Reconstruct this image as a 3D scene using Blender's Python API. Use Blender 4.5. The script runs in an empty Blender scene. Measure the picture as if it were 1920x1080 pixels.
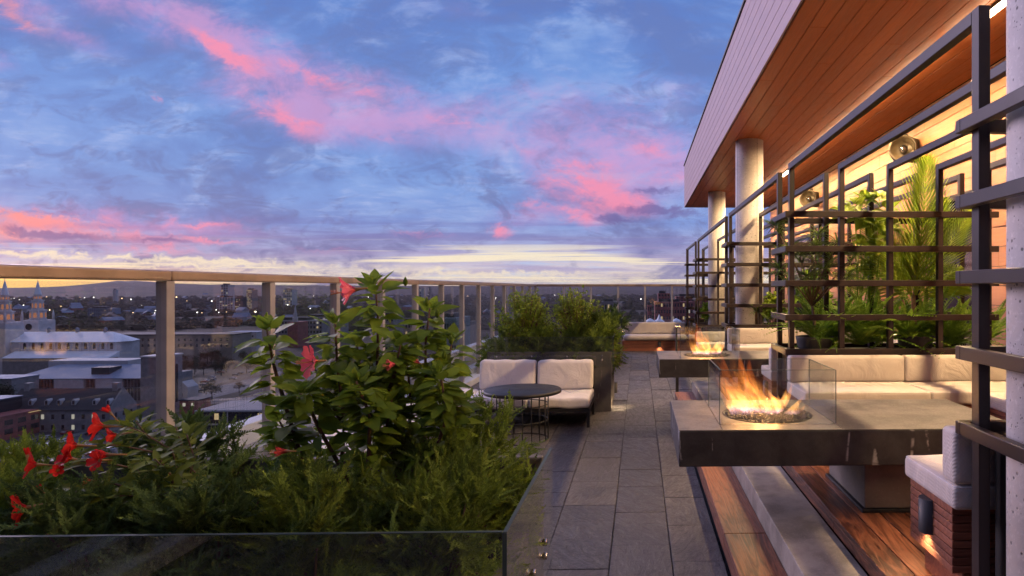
import bpy, math, random
import numpy as np
from mathutils import Vector, Matrix
rnd = random.Random(7)
nrs = np.random.RandomState(11)
R = math.radians
scn = bpy.context.scene
COL = scn.collection

# ---------------------------------------------------------------- camera
F_PX, CX_PX, HY = 1180.0, 1229.0, 540.0
TH = R(-1.5)
EYE = 1.7
S_, C_ = math.sin(TH), math.cos(TH)
cam_d = bpy.data.cameras.new('camera')
cam = bpy.data.objects.new('camera', cam_d)
COL.objects.link(cam)
cam.location = (0, 0, EYE)
cam.rotation_euler = (R(90), 0, TH)
cam_d.sensor_width = 36
cam_d.lens = 36 * F_PX / 1920
cam_d.shift_x = -(CX_PX - 960) / 1920
cam_d.clip_start = 0.05
cam_d.clip_end = 60000
scn.camera = cam


def at(px, py, w):
    """real place of a spot that was measured in the photograph, at depth w metres"""
    u = (px - CX_PX) / F_PX * w
    return Vector((u * C_ - w * S_, u * S_ + w * C_, EYE - (py - HY) / F_PX * w))


# ---------------------------------------------------------------- node helpers
class G:
    """tiny expression helper for shader node trees"""
    def __init__(s, tree):
        s.t = tree
        s.n = tree.nodes
        s.l = tree.links

    def node(s, typ, **kw):
        n = s.n.new(typ)
        for k, v in kw.items():
            setattr(n, k, v)
        return n

    def put(s, sock, v):
        if v is None:
            return
        if hasattr(v, 'is_output'):
            s.l.new(v, sock)
        elif isinstance(v, (tuple, list)) and len(v) == 3 and sock.type == 'RGBA':
            sock.default_value = (*v, 1)
        else:
            sock.default_value = v

    def m(s, op, a, b=None, c=None, clamp=False):
        n = s.node('ShaderNodeMath', operation=op, use_clamp=clamp)
        for i, v in enumerate((a, b, c)):
            s.put(n.inputs[i], v)
        return n.outputs[0]

    def add(s, a, b): return s.m('ADD', a, b)
    def sub(s, a, b): return s.m('SUBTRACT', a, b)
    def mul(s, a, b): return s.m('MULTIPLY', a, b)
    def div(s, a, b): return s.m('DIVIDE', a, b)

    def ss(s, v, lo, hi, a=0.0, b=1.0):
        n = s.node('ShaderNodeMapRange', interpolation_type='SMOOTHSTEP')
        for i, x in enumerate((v, lo, hi, a, b)):
            s.put(n.inputs[i], x)
        return n.outputs[0]

    def mix(s, f, a, b, mode='MIX'):
        n = s.node('ShaderNodeMix', data_type='RGBA', blend_type=mode)
        s.put(n.inputs['Factor'], f)
        s.put(n.inputs[6], a)
        s.put(n.inputs[7], b)
        return n.outputs[2]

    def xyz(s, x, y, z):
        n = s.node('ShaderNodeCombineXYZ')
        for i, v in enumerate((x, y, z)):
            s.put(n.inputs[i], v)
        return n.outputs[0]

    def sep(s, v):
        n = s.node('ShaderNodeSeparateXYZ')
        s.put(n.inputs[0], v)
        return n.outputs

    def noise(s, vec, scale, detail=4, rough=0.55, dist=0.0, out=0):
        n = s.node('ShaderNodeTexNoise')
        s.put(n.inputs['Vector'], vec)
        s.put(n.inputs['Scale'], scale)
        n.inputs['Detail'].default_value = detail
        n.inputs['Roughness'].default_value = rough
        n.inputs['Distortion'].default_value = dist
        return n.outputs[out]

    def ramp(s, fac, stops, interp='LINEAR'):
        n = s.node('ShaderNodeValToRGB')
        n.color_ramp.interpolation = interp
        e = n.color_ramp.elements
        while len(e) < len(stops):
            e.new(0.5)
        for i, (p, c) in enumerate(stops):
            e[i].position = p
            e[i].color = (*c, 1) if len(c) == 3 else c
        s.put(n.inputs[0], fac)
        return n.outputs[0]

    def map(s, vec, scale=(1, 1, 1), rot=(0, 0, 0), loc=(0, 0, 0)):
        n = s.node('ShaderNodeMapping')
        s.put(n.inputs[0], vec)
        n.inputs['Scale'].default_value = scale
        n.inputs['Rotation'].default_value = rot
        n.inputs['Location'].default_value = loc
        return n.outputs[0]

    def obj(s): return s.node('ShaderNodeTexCoord').outputs['Object']

    def bump(s, h, strength=0.3, dist=0.01):
        n = s.node('ShaderNodeBump')
        n.inputs['Strength'].default_value = strength
        n.inputs['Distance'].default_value = dist
        s.put(n.inputs['Height'], h)
        return n.outputs[0]


def lin(r, g, b):
    f = lambda c: c / 12.92 if c <= .04045 else ((c + .055) / 1.055) ** 2.4
    return (f(r / 255), f(g / 255), f(b / 255))


def new_mat(name):
    m = bpy.data.materials.new(name)
    m.use_nodes = True
    m.node_tree.nodes.clear()
    return m, G(m.node_tree)


def finish(g, shader, vol=None):
    o = g.node('ShaderNodeOutputMaterial')
    if shader is not None:
        g.l.new(shader, o.inputs['Surface'])
    if vol is not None:
        g.l.new(vol, o.inputs['Volume'])


def bsdf(g, col, rough=0.5, metal=0.0, normal=None, spec=0.5, emit=None, es=0.0, coat=0.0, sheen=0.0):
    n = g.node('ShaderNodeBsdfPrincipled')
    g.put(n.inputs['Base Color'], col)
    g.put(n.inputs['Roughness'], rough)
    g.put(n.inputs['Metallic'], metal)
    n.inputs['Specular IOR Level'].default_value = spec
    if normal is not None:
        g.l.new(normal, n.inputs['Normal'])
    if emit is not None:
        g.put(n.inputs['Emission Color'], emit)
        g.put(n.inputs['Emission Strength'], es)
    if coat:
        n.inputs['Coat Weight'].default_value = coat
    if sheen:
        n.inputs['Sheen Weight'].default_value = sheen
    return n.outputs[0]


def simple(name, col, rough=0.5, metal=0.0, var=0.25, scale=6.0, bump=0.0, bscale=60.0, spec=0.5, stretch=(1, 1, 1)):
    m, g = new_mat(name)
    v = g.map(g.obj(), stretch)
    n = g.noise(v, scale, 5, 0.6)
    f = g.ss(n, 0.3, 0.7)
    a = tuple(c * (1 - var) for c in col)
    b = tuple(min(1, c * (1 + var)) for c in col)
    c = g.mix(f, a, b)
    r = g.ss(n, 0.2, 0.8, rough * 0.85, min(1, rough * 1.15))
    nm = None
    if bump:
        nm = g.bump(g.noise(v, bscale, 4, 0.6), bump, 0.01)
    finish(g, bsdf(g, c, r, metal, nm, spec))
    return m


def emitter(name, col, strength):
    m, g = new_mat(name)
    e = g.node('ShaderNodeEmission')
    e.inputs[0].default_value = (*col, 1)
    e.inputs[1].default_value = strength
    finish(g, e.outputs[0])
    return m


def glass_mat(name, tint=(0.97, 0.985, 0.98), rough=0.0, ior=1.5, boost=1.0):
    m, g = new_mat(name)
    t = g.node('ShaderNodeBsdfTransparent')
    t.inputs[0].default_value = (*tint, 1)
    gl = g.node('ShaderNodeBsdfGlossy')
    gl.inputs['Roughness'].default_value = rough
    gl.inputs['Color'].default_value = (1, 1, 1, 1)
    fr = g.node('ShaderNodeFresnel')
    bk = g.node('ShaderNodeNewGeometry').outputs['Backfacing']
    g.l.new(g.m('MULTIPLY_ADD', bk, 1.0 / ior - ior, ior), fr.inputs[0])   # same reflection from both faces of the pane
    mx = g.node('ShaderNodeMixShader')
    g.l.new(g.mul(fr.outputs[0], boost), mx.inputs[0])
    g.l.new(t.outputs[0], mx.inputs[1])
    g.l.new(gl.outputs[0], mx.inputs[2])
    finish(g, mx.outputs[0])
    return m


def leaf_mat(name, dark, light, rough=0.45, trans=0.35, tcol=None, nsc=6.0):
    m, g = new_mat(name)
    geo = g.node('ShaderNodeNewGeometry')
    isl = geo.outputs['Random Per Island']
    n = g.ss(g.noise(g.obj(), nsc, 3, 0.6), 0.34, 0.66)
    f = g.add(g.mul(isl, 0.45), g.mul(n, 0.55))
    c = g.mix(f, dark, light)
    p = bsdf(g, c, rough, 0, None, 0.15)
    t = g.node('ShaderNodeBsdfTranslucent')
    g.put(t.inputs[0], g.mix(0.5, c, tcol or tuple(min(1, x * 1.5) for x in light)))
    mx = g.node('ShaderNodeMixShader')
    mx.inputs[0].default_value = trans
    g.l.new(p, mx.inputs[1])
    g.l.new(t.outputs[0], mx.inputs[2])
    finish(g, mx.outputs[0])
    return m


# ---------------------------------------------------------------- object helpers
def tag(o, label=None, cat=None, group=None, kind=None):
    if label: o['label'] = label
    if cat: o['category'] = cat
    if group: o['group'] = group
    if kind: o['kind'] = kind
    return o


def empty(name, loc=(0, 0, 0), rz=0.0, label=None, cat=None, group=None):
    o = bpy.data.objects.new(name, None)
    COL.objects.link(o)
    o.location = loc
    o.rotation_euler = (0, 0, rz)
    o.empty_display_size = 0.1
    return tag(o, label, cat, group)


def origin_of(o):
    v = Vector((0, 0, 0))
    while o is not None:
        v += o.location
        o = o.parent
    return v


def link_mesh(name, me, parent=None):
    o = bpy.data.objects.new(name, me)
    COL.objects.link(o)
    if parent is not None:
        o.parent = parent
    return o


def kids(o): return [c for c in bpy.data.objects if c.parent == o]


def copy_tree(o, parent=None):
    c = o.copy()
    COL.objects.link(c)
    c.parent = parent
    for ch in list(o.children):
        copy_tree(ch, c)
    return c


class MB:
    """collects shapes (in world or local space) and links them as ONE mesh object"""
    def __init__(s):
        s.v = []; s.f = []; s.mi = []; s.sm = []; s.cur = 0; s.wn = False

    def addv(s, pts): i = len(s.v); s.v.extend([tuple(p) for p in pts]); return i

    def face(s, idx, smooth=False):
        s.f.append(tuple(idx)); s.mi.append(s.cur); s.sm.append(smooth)

    def box(s, x0, x1, y0, y1, z0, z1):
        i = s.addv([(x0, y0, z0), (x1, y0, z0), (x1, y1, z0), (x0, y1, z0), (x0, y0, z1), (x1, y0, z1), (x1, y1, z1), (x0, y1, z1)])
        for q in ((0, 3, 2, 1), (4, 5, 6, 7), (0, 1, 5, 4), (1, 2, 6, 5), (2, 3, 7, 6), (3, 0, 4, 7)):
            s.face([i + k for k in q])
        return s

    def rbox(s, x0, x1, y0, y1, z0, z1, r=0.01, k=2, mid=0, fn=None):
        """box with rounded edges; mid extra divisions, fn warps each point"""
        h = [(x1 - x0) / 2, (y1 - y0) / 2, (z1 - z0) / 2]
        c = [(x0 + x1) / 2, (y0 + y1) / 2, (z0 + z1) / 2]
        r = min(r, *[q * 0.999 for q in h])
        ax = []
        for q in h:
            a = [-q + r * (1 - math.cos(t * math.pi / 2 / k)) * 1.0 for t in range(k)]
            a = [-q + r * (t / k) for t in range(k)] + [-(q - r)]
            n = mid + 1
            b = [-(q - r) + 2 * (q - r) * t / n for t in range(1, n)] if q - r > 1e-6 else []
            ax.append(a + b + [-t for t in reversed(a)])
        if k > 1 and not mid: s.wn = True
        idx = {}

        def vid(p):
            key = tuple(round(t, 6) for t in p)
            if key in idx: return idx[key]
            inn = [max(-(h[t] - r), min(h[t] - r, p[t])) for t in range(3)]
            d = [p[t] - inn[t] for t in range(3)]
            L = math.sqrt(sum(t * t for t in d)) or 1
            q = [inn[t] + (d[t] / L * r if L > 1e-9 else 0) + c[t] for t in range(3)]
            if fn: q = fn(q)
            idx[key] = s.addv([q])
            return idx[key]
        for a in range(3):
            b_, c_ = (a + 1) % 3, (a + 2) % 3
            for sg in (-1, 1):
                for i in range(len(ax[b_]) - 1):
                    for j in range(len(ax[c_]) - 1):
                        q = []
                        for (u, v) in ((i, j), (i + 1, j), (i + 1, j + 1), (i, j + 1)):
                            p = [0, 0, 0]
                            p[a] = sg * h[a]; p[b_] = ax[b_][u]; p[c_] = ax[c_][v]
                            q.append(vid(p))
                        if sg < 0: q.reverse()
                        if len(set(q)) >= 3:
                            qq = []
                            [qq.append(t) for t in q if t not in qq]
                            s.face(qq, k > 1)
        return s

    def prism(s, pts, z0, z1):
        n = len(pts)
        i = s.addv([(p[0], p[1], z0) for p in pts] + [(p[0], p[1], z1) for p in pts])
        s.face([i + k for k in range(n - 1, -1, -1)])
        s.face([i + n + k for k in range(n)])
        for k in range(n):
            s.face([i + k, i + (k + 1) % n, i + n + (k + 1) % n, i + n + k])
        return s

    def poly_extrude(s, pts, vec):
        """extrude a 3-D polygon along vec"""
        n = len(pts); vec = Vector(vec)
        i = s.addv([Vector(p) for p in pts] + [Vector(p) + vec for p in pts])
        s.face([i + k for k in range(n - 1, -1, -1)])
        s.face([i + n + k for k in range(n)])
        for k in range(n):
            s.face([i + k, i + (k + 1) % n, i + n + (k + 1) % n, i + n + k])
        return s

    def lathe(s, prof, cx=0, cy=0, n=24, smooth=True, cap=True):
        """prof: list of (radius, z)"""
        i = s.addv([(cx + r * math.cos(2 * math.pi * k / n), cy + r * math.sin(2 * math.pi * k / n), z) for (r, z) in prof for k in range(n)])
        for a in range(len(prof) - 1):
            for k in range(n):
                k2 = (k + 1) % n
                s.face([i + a * n + k, i + a * n + k2, i + (a + 1) * n + k2, i + (a + 1) * n + k], smooth)
        if cap:
            s.face([i + k for k in range(n - 1, -1, -1)])
            s.face([i + (len(prof) - 1) * n + k for k in range(n)])
        return s

    def tube(s, path, rad, n=6, cap=True):
        P = [Vector(p) for p in path]
        if not isinstance(rad, (list, tuple)): rad = [rad] * len(P)
        up = Vector((0, 0, 1)); rings = []
        for k, p in enumerate(P):
            t = (P[min(k + 1, len(P) - 1)] - P[max(k - 1, 0)])
            t = t.normalized() if t.length > 1e-9 else Vector((0, 0, 1))
            a = t.cross(up)
            if a.length < 1e-3: a = t.cross(Vector((0, 1, 0)))
            a.normalize(); b = t.cross(a).normalized()
            rings.append([p + (a * math.cos(2 * math.pi * j / n) + b * math.sin(2 * math.pi * j / n)) * rad[k] for j in range(n)])
        i = s.addv([q for r_ in rings for q in r_])
        for k in range(len(P) - 1):
            for j in range(n):
                j2 = (j + 1) % n
                s.face([i + k * n + j, i + (k + 1) * n + j, i + (k + 1) * n + j2, i + k * n + j2], True)
        if cap:
            s.face([i + j for j in range(n)])
            s.face([i + (len(P) - 1) * n + j for j in range(n - 1, -1, -1)])
        return s

    def build(s, name, mats, parent=None, local=False):
        off = Vector((0, 0, 0)) if (local or parent is None) else origin_of(parent)
        me = bpy.data.meshes.new(name)
        me.from_pydata([(p[0] - off.x, p[1] - off.y, p[2] - off.z) for p in s.v], [], s.f)
        if not isinstance(mats, (list, tuple)): mats = [mats]
        for m in mats: me.materials.append(m)
        me.polygons.foreach_set('use_smooth', s.sm)
        me.polygons.foreach_set('material_index', s.mi)
        me.update()
        o = link_mesh(name, me, parent)
        if s.wn:
            wm = o.modifiers.new('normals', 'WEIGHTED_NORMAL'); wm.keep_sharp = True; wm.weight = 80
        return o


def np_obj(name, V, F, mat, parent=None, smooth=False):
    """V (n,3) world, F (m,3|4) -> object"""
    off = np.array(origin_of(parent)) if parent is not None else np.zeros(3)
    me = bpy.data.meshes.new(name)
    V = np.ascontiguousarray(V - off, dtype=np.float32)
    F = np.ascontiguousarray(F, dtype=np.int32)
    k = F.shape[1]
    me.vertices.add(len(V)); me.vertices.foreach_set('co', V.ravel())
    me.loops.add(F.size); me.loops.foreach_set('vertex_index', F.ravel())
    me.polygons.add(len(F))
    me.polygons.foreach_set('loop_start', np.arange(0, F.size, k, dtype=np.int32))
    me.polygons.foreach_set('use_smooth', np.full(len(F), smooth))
    me.materials.append(mat)
    me.update(calc_edges=True)
    me.validate()
    return link_mesh(name, me, parent)


class Cloud:
    """many transformed copies of small prototypes in one mesh"""
    def __init__(s): s.V = []; s.F = []; s.n = 0

    def put(s, proto, pos, xdir, up, scale=1.0):
        """proto: (V,F) with length along +x, face up along +z"""
        V, F = proto
        x = np.asarray(xdir, float); x = x / (np.linalg.norm(x) + 1e-9)
        u = np.asarray(up, float); u = u - x * np.dot(u, x)
        if np.linalg.norm(u) < 1e-4: u = np.array([0.3, 0.5, 0.8]); u = u - x * np.dot(u, x)
        u = u / np.linalg.norm(u)
        y = np.cross(u, x)
        M = np.stack([x, y, u])
        s.V.append((V * scale) @ M + np.asarray(pos, float))
        s.F.append(F + s.n); s.n += len(V)

    def build(s, name, mat, parent=None, smooth=False):
        return np_obj(name, np.concatenate(s.V), np.concatenate(s.F), mat, parent, smooth)
# ---------------------------------------------------------------- sky
w = bpy.data.worlds.new('World')
scn.world = w
w.use_nodes = True
w.node_tree.nodes.clear()
g = G(w.node_tree)
d = g.node('ShaderNodeTexCoord').outputs['Generated']
x, y, z = g.sep(d)
ya = g.m('MAXIMUM', g.m('ABSOLUTE', y), 0.12)
zc = g.m('MAXIMUM', z, -0.02)
U0 = g.add(g.mul(g.div(x, ya), 1.18), 1.198)
V0 = g.sub(0.54, g.mul(g.div(zc, ya), 1.18))
# cloud deck coordinates (a flat layer seen from below)
k = g.div(1.0, g.add(g.m('MAXIMUM', z, 0.0), 0.10))
deck = g.xyz(g.mul(x, k), g.mul(y, k), 0.0)
n_big = g.noise(g.map(deck, (0.6, 1.1, 1), (0, 0, R(-28))), 1.0, 5, 0.58, 0.5)
n_mid = g.noise(g.map(deck, (1.5, 2.6, 1), (0, 0, R(-24)), (3, 1, 0)), 1.0, 6, 0.62, 0.7)
n_fine = g.noise(g.map(deck, (5.0, 7.0, 1), (0, 0, R(-25)), (7, 2, 0)), 1.0, 6, 0.66, 0.6)
puff = g.noise(g.xyz(g.mul(U0, 1.0), g.mul(V0, 1.7), 0.0), 8.0, 6, 0.68, 0.6)
puff2 = g.noise(g.xyz(U0, g.mul(V0, 1.5), 3.3), 22.0, 6, 0.68, 0.4)
n_soft = g.noise(g.map(g.xyz(U0, V0, 0.0), (2.6, 4.6, 1), (0, 0, R(16))), 1.0, 6, 0.55, 0.9)
n_cot = g.noise(g.map(g.xyz(U0, V0, 0.0), (7.0, 12.5, 1), (0, 0, R(14)), (4, 2, 0)), 1.0, 5, 0.6, 0.8)
# vertical gradient of the clear sky, V in thousandths of the picture height
base = g.ramp(V0, [(0.0, lin(90, 132, 208)), (0.16, lin(112, 152, 222)), (0.33, lin(122, 160, 226)),
                   (0.42, lin(122, 150, 216)), (0.47, lin(170, 170, 214)), (0.50, lin(226, 212, 214)), (0.525, lin(250, 232, 196)), (0.545, lin(252, 220, 160))])
# sun-set glow low on the left
glow = g.mul(g.ss(U0, 0.60, 0.05), g.ss(V0, 0.492, 0.525))
# light veils and blue-grey banks
veil = g.ss(g.add(g.mul(n_mid, 0.35), g.mul(n_soft, 0.65)), 0.50, 0.70)
base = g.mix(g.mul(veil, 0.75), base, lin(172, 196, 240))
bank = g.ss(g.add(g.mul(n_soft, 0.55), g.add(g.mul(n_big, 0.25), g.mul(n_cot, 0.2))), 0.55, 0.38)
low = g.ss(V0, 0.30, 0.44)
bankcol = g.mix(low, lin(88, 114, 186), lin(106, 110, 172))
base = g.mix(g.mul(bank, 0.72), base, bankcol)
veil2 = g.mul(g.ss(g.add(g.mul(n_fine, .4), g.mul(n_cot, .6)), 0.50, 0.68), g.ss(V0, 0.0, 0.25, 0.50, 0.60))
base = g.mix(g.mul(veil2, .8), base, lin(184, 198, 240))
n_rag = g.noise(g.map(g.xyz(U0, V0, 0.0), (11.0, 24.0, 1), (0, 0, R(15)), (1, 5, 0)), 1.0, 6, 0.64, 0.9)
rag = g.mul(g.ss(g.add(g.mul(n_rag, .6), g.mul(n_soft, .4)), 0.52, 0.40), g.ss(V0, 0.0, 0.40, 0.45, 0.75))
base = g.mix(rag, base, g.mix(low, lin(100, 122, 184), lin(108, 112, 168)))
base = g.mix(0.06, base, lin(172, 182, 216))
# streaks near the horizon
st = g.noise(g.xyz(g.mul(U0, 2.3), g.mul(V0, 46.0), 1.0), 1.0, 7, 0.6, 0.35)
st_m = g.mul(g.ss(st, 0.46, 0.60), g.mul(g.ss(V0, 0.37, 0.465), g.ss(V0, 0.535, 0.50)))
base = g.mix(g.mul(st_m, 0.8), base, g.mix(g.ss(V0, 0.43, 0.49), lin(112, 116, 182), lin(172, 160, 200)))
st2 = g.noise(g.xyz(g.mul(U0, 1.6), g.mul(V0, 60.0), 5.0), 1.0, 5, 0.55, 0.3)
st2_m = g.mul(g.ss(st2, 0.53, 0.62), g.mul(g.ss(V0, 0.44, 0.485), g.ss(V0, 0.54, 0.525)))
base = g.mix(g.mul(st2_m, 0.9), base, lin(255, 240, 206))
base = g.mix(g.mul(glow, 0.95), base, (1.7, 0.98, 0.17))
# ---- clouds lit pink from below the horizon
Uw = g.add(U0, g.mul(g.sub(puff, 0.5), 0.16))
Vw = g.add(V0, g.mul(g.sub(puff2, 0.5), 0.05))


def blobs(lst):
    tot = None
    for (cu, cv, a, b, ang, amp) in lst:
        ca, sa = math.cos(R(ang)), math.sin(R(ang))
        du = g.sub(Uw, cu / 1000); dv = g.sub(Vw, cv / 1000)
        p = g.m('MULTIPLY_ADD', du, ca * 1000 / a, g.mul(dv, sa * 1000 / a))
        q = g.m('MULTIPLY_ADD', du, -sa * 1000 / b, g.mul(dv, ca * 1000 / b))
        e = g.m('MULTIPLY_ADD', p, p, g.mul(q, q))
        v = g.mul(g.m('EXPONENT', g.mul(e, -1.0)), amp)
        tot = v if tot is None else g.add(tot, v)
    return tot


cream = blobs([(120, 482, 260, 7, 1.5, 1.0), (420, 490, 260, 5, 2, .9), (560, 503, 300, 5, 1, .9), (900, 514, 330, 6, 0, .9), (230, 500, 220, 5, 0, .6), (1190, 500, 160, 4, 0, .5)])
base = g.mix(g.mul(g.ss(g.mul(cream, g.add(g.mul(st, 1.5), g.sub(puff2, .55))), 0.10, 1.0), 0.80), base, lin(255, 240, 205))
soft = blobs([(300, 30, 230, 46, 18, .8), (60, 30, 90, 32, 20, .8), (170, 92, 90, 22, 15, .55), (480, 115, 150, 40, 30, .8), (700, 170, 170, 40, 18, .7),
              (770, 240, 260, 34, 6, .8), (580, 220, 170, 42, 18, .8), (1000, 190, 140, 40, -5, .45), (1180, 240, 170, 60, 5, .5), (1130, 330, 190, 60, 6, .8),
              (1240, 300, 100, 40, 10, .6), (150, 420, 280, 36, 2, .7), (1000, 405, 120, 26, -4, .5), (400, 428, 130, 14, 4, .5), (10, 125, 50, 22, 15, .7), (1260, 170, 90, 40, 0, .3), (850, 20, 120, 24, 8, .28)])
hot = blobs([(455, 118, 75, 17, 28, 1.0), (420, 90, 60, 14, 25, .6), (545, 228, 80, 22, 24, 1.05), (615, 160, 40, 16, 30, .7), (690, 178, 60, 12, 20, .55), (560, 132, 40, 13, 22, .5),
             (1110, 352, 95, 26, 8, .95), (1170, 380, 75, 20, 14, .9), (1120, 318, 60, 18, 2, .6), (1098, 408, 46, 22, 0, 1.0), (940, 437, 30, 14, 4, 1.0), (1010, 385, 50, 9, 5, .5), (985, 285, 40, 16, 10, .5),
             (90, 414, 150, 13, 5, 1.15), (20, 440, 110, 15, 8, .95), (230, 444, 150, 11, 4, .9), (390, 424, 60, 6, 3, .95), (310, 470, 120, 9, 2, .7), (425, 452, 60, 6, 4, .8), (20, 20, 60, 17, 22, .8), (80, 58, 36, 10, 22, .7), (305, 187, 22, 9, 8, .9),
             (800, 437, 60, 6, 0, .6), (870, 236, 60, 14, 8, .55), (1230, 285, 50, 14, 10, .7), (1265, 335, 50, 12, 5, .6), (720, 262, 60, 10, 10, .5), (610, 470, 90, 6, 0, .4)])
tex = g.add(g.mul(puff, 0.75), g.mul(puff2, 0.60))
s_m = g.ss(g.mul(soft, g.add(g.mul(tex, 1.7), -0.46)), 0.04, 0.95)
base = g.mix(g.mul(s_m, 0.70), base, g.mix(g.ss(V0, 0.28, 0.42), lin(214, 160, 212), lin(226, 150, 196)))
h_m = g.ss(g.mul(hot, g.add(g.mul(tex, 1.9), -0.60)), 0.06, 0.90)
base = g.mix(g.mul(h_m, 0.85), base, g.mix(g.ss(U0, 0.45, 0.0), lin(250, 146, 176), lin(255, 150, 142)))
# purple undersides beside the hot edges
und = blobs([(1240, 395, 90, 11, 3, 1.), (1160, 412, 60, 9, 3, .9), (130, 442, 120, 12, 4, 1.), (150, 405, 100, 9, 3, .6), (1235, 355, 60, 10, 0, .8), (330, 452, 70, 8, 3, .8), (1080, 290, 80, 14, 4, .5)])
base = g.mix(g.mul(g.ss(g.mul(und, g.add(tex, 0.2)), 0.3, 0.8), 0.75), base, lin(110, 98, 160))
# the eastern half of the sky, behind the camera, is already dark
base = g.mix(1.0, base, g.mix(g.ss(y, -0.35, 0.15), (0.15, 0.16, 0.21), (1, 1, 1)), 'MULTIPLY')
# high overhead, out of view, pale lavender brightness is added as ambient fill
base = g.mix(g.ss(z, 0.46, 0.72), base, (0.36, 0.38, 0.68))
# below the horizon
base = g.mix(g.ss(z, -0.012, -0.03), base, lin(34, 32, 44))
sky = g.node('ShaderNodeTexSky', sky_type='NISHITA')
sky.sun_disc = False
SUN_AZ, SUN_EL = R(-50), R(2.5)
sky.sun_elevation = R(0.5)
sky.sun_rotation = SUN_AZ
b1 = g.node('ShaderNodeBackground'); g.put(b1.inputs[0], sky.outputs[0]); b1.inputs[1].default_value = 0.012
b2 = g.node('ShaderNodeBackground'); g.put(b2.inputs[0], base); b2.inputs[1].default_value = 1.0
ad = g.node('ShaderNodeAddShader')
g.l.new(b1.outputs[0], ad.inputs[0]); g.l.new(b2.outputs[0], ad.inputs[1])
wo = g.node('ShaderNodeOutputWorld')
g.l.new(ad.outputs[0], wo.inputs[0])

sd = bpy.data.lights.new('sun', 'SUN')
so = bpy.data.objects.new('sun', sd)
COL.objects.link(so)
sd.energy = 2.4
sd.angle = R(25)
sd.color = (0.92, 0.72, 0.95)
e_ = R(18)
so.rotation_euler = Vector((-math.sin(SUN_AZ) * math.cos(e_), -math.cos(SUN_AZ) * math.cos(e_), -math.sin(e_))).to_track_quat('-Z', 'Y').to_euler()

scn.view_settings.view_transform = 'Standard'
scn.view_settings.look = 'None'
scn.view_settings.exposure = 0
scn.view_settings.gamma = 1
cy = scn.cycles
cy.use_denoising = True
cy.use_adaptive_sampling = True
cy.adaptive_threshold = 0.02
cy.max_bounces = 7
cy.diffuse_bounces = 4
cy.glossy_bounces = 4
cy.transmission_bounces = 4
cy.transparent_max_bounces = 48
cy.volume_bounces = 0
cy.caustics_reflective = False
cy.caustics_refractive = False
cy.sample_clamp_indirect = 4
cy.sample_clamp_direct = 0
w.cycles.sampling_method = 'MANUAL'
w.cycles.sample_map_resolution = 256
# ---------------------------------------------------------------- terrace materials
def wood_mat(name, dark, light, axis='Y', rough=0.45, scale=1.0, knots=0.3, bumps=0.15, ring=1.0, tone=1.0):
    m, g = new_mat(name)
    geo = g.node('ShaderNodeNewGeometry')
    isl = geo.outputs['Random Per Island']
    o = g.obj()
    off = g.node('ShaderNodeVectorMath', operation='ADD')
    g.l.new(o, off.inputs[0]); g.l.new(g.xyz(g.mul(isl, 37.0), g.mul(isl, 91.0), g.mul(isl, 13.0)), off.inputs[1])
    st = {'Y': (9, 0.7, 9), 'X': (0.7, 9, 9), 'Z': (9, 9, 0.7)}[axis]
    v = g.map(off.outputs[0], tuple(a * scale for a in st))
    n1 = g.noise(v, 1.0, 6, 0.6, 1.2)
    rings = g.m('FRACT', g.mul(n1, 7.0))
    rings = g.m('ABSOLUTE', g.sub(rings, 0.5))
    n2 = g.noise(g.map(off.outputs[0], tuple(a * scale * 9 for a in st)), 1.0, 3, 0.7)
    f = g.add(g.add(g.mul(rings, 0.9 * ring), g.mul(n2, 0.45)), g.mul(isl, 0.35 * tone))
    f = g.ss(f, 0.2, 1.1)
    c = g.mix(f, dark, light)
    dirt = g.noise(g.map(o, (1.2, 1.2, 1.2)), 2.5, 5, 0.65)
    c = g.mix(g.ss(dirt, 0.55, 0.75, 0.0, knots), c, tuple(q * 0.35 for q in dark))
    finish(g, bsdf(g, c, g.ss(n2, 0.3, 0.7, rough * 0.8, rough * 1.25), 0, g.bump(g.add(rings, n2), bumps, 0.004)))
    return m


def slate_mat():
    m, g = new_mat('slate paver')
    geo = g.node('ShaderNodeNewGeometry')
    isl = geo.outputs['Random Per Island']
    o = g.obj()
    rot = g.node('ShaderNodeVectorRotate', rotation_type='Z_AXIS')
    g.l.new(o, rot.inputs['Vector']); g.l.new(g.add(0.7, g.mul(isl, 1.4)), rot.inputs['Angle'])
    v = g.map(rot.outputs[0], (1, 3.2, 1))
    r1 = g.noise(v, 5.5, 8, 0.62, 1.6)
    ridg = g.m('ABSOLUTE', g.sub(g.m('FRACT', g.mul(r1, 5.0)), 0.5))
    r2 = g.noise(o, 38.0, 4, 0.65)
    h = g.add(g.add(g.mul(ridg, 0.6), g.mul(r1, 1.3)), g.mul(r2, 0.35))
    tone = g.add(g.mul(isl, 0.55), g.mul(g.noise(o, 2.2, 5, 0.6), 0.5))
    c = g.mix(tone, (0.031, 0.030, 0.034), (0.108, 0.096, 0.096))
    blot = g.noise(o, 1.3, 6, 0.7, 0.6)
    c = g.mix(g.ss(blot, 0.48, 0.62, 0, 0.55), c, (0.026, 0.024, 0.026))
    c = g.mix(g.ss(g.noise(o, 90.0, 2), 0.66, 0.74, 0, 0.5), c, (0.20, 0.18, 0.16))
    c = g.mix(g.ss(r2, 0.45, 0.75, 0, 0.35), c, (0.19, 0.165, 0.155))
    finish(g, bsdf(g, c, g.ss(r1, 0.3, 0.7, 0.36, 0.62), 0, g.bump(h, 0.9, 0.016)))
    return m


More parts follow.
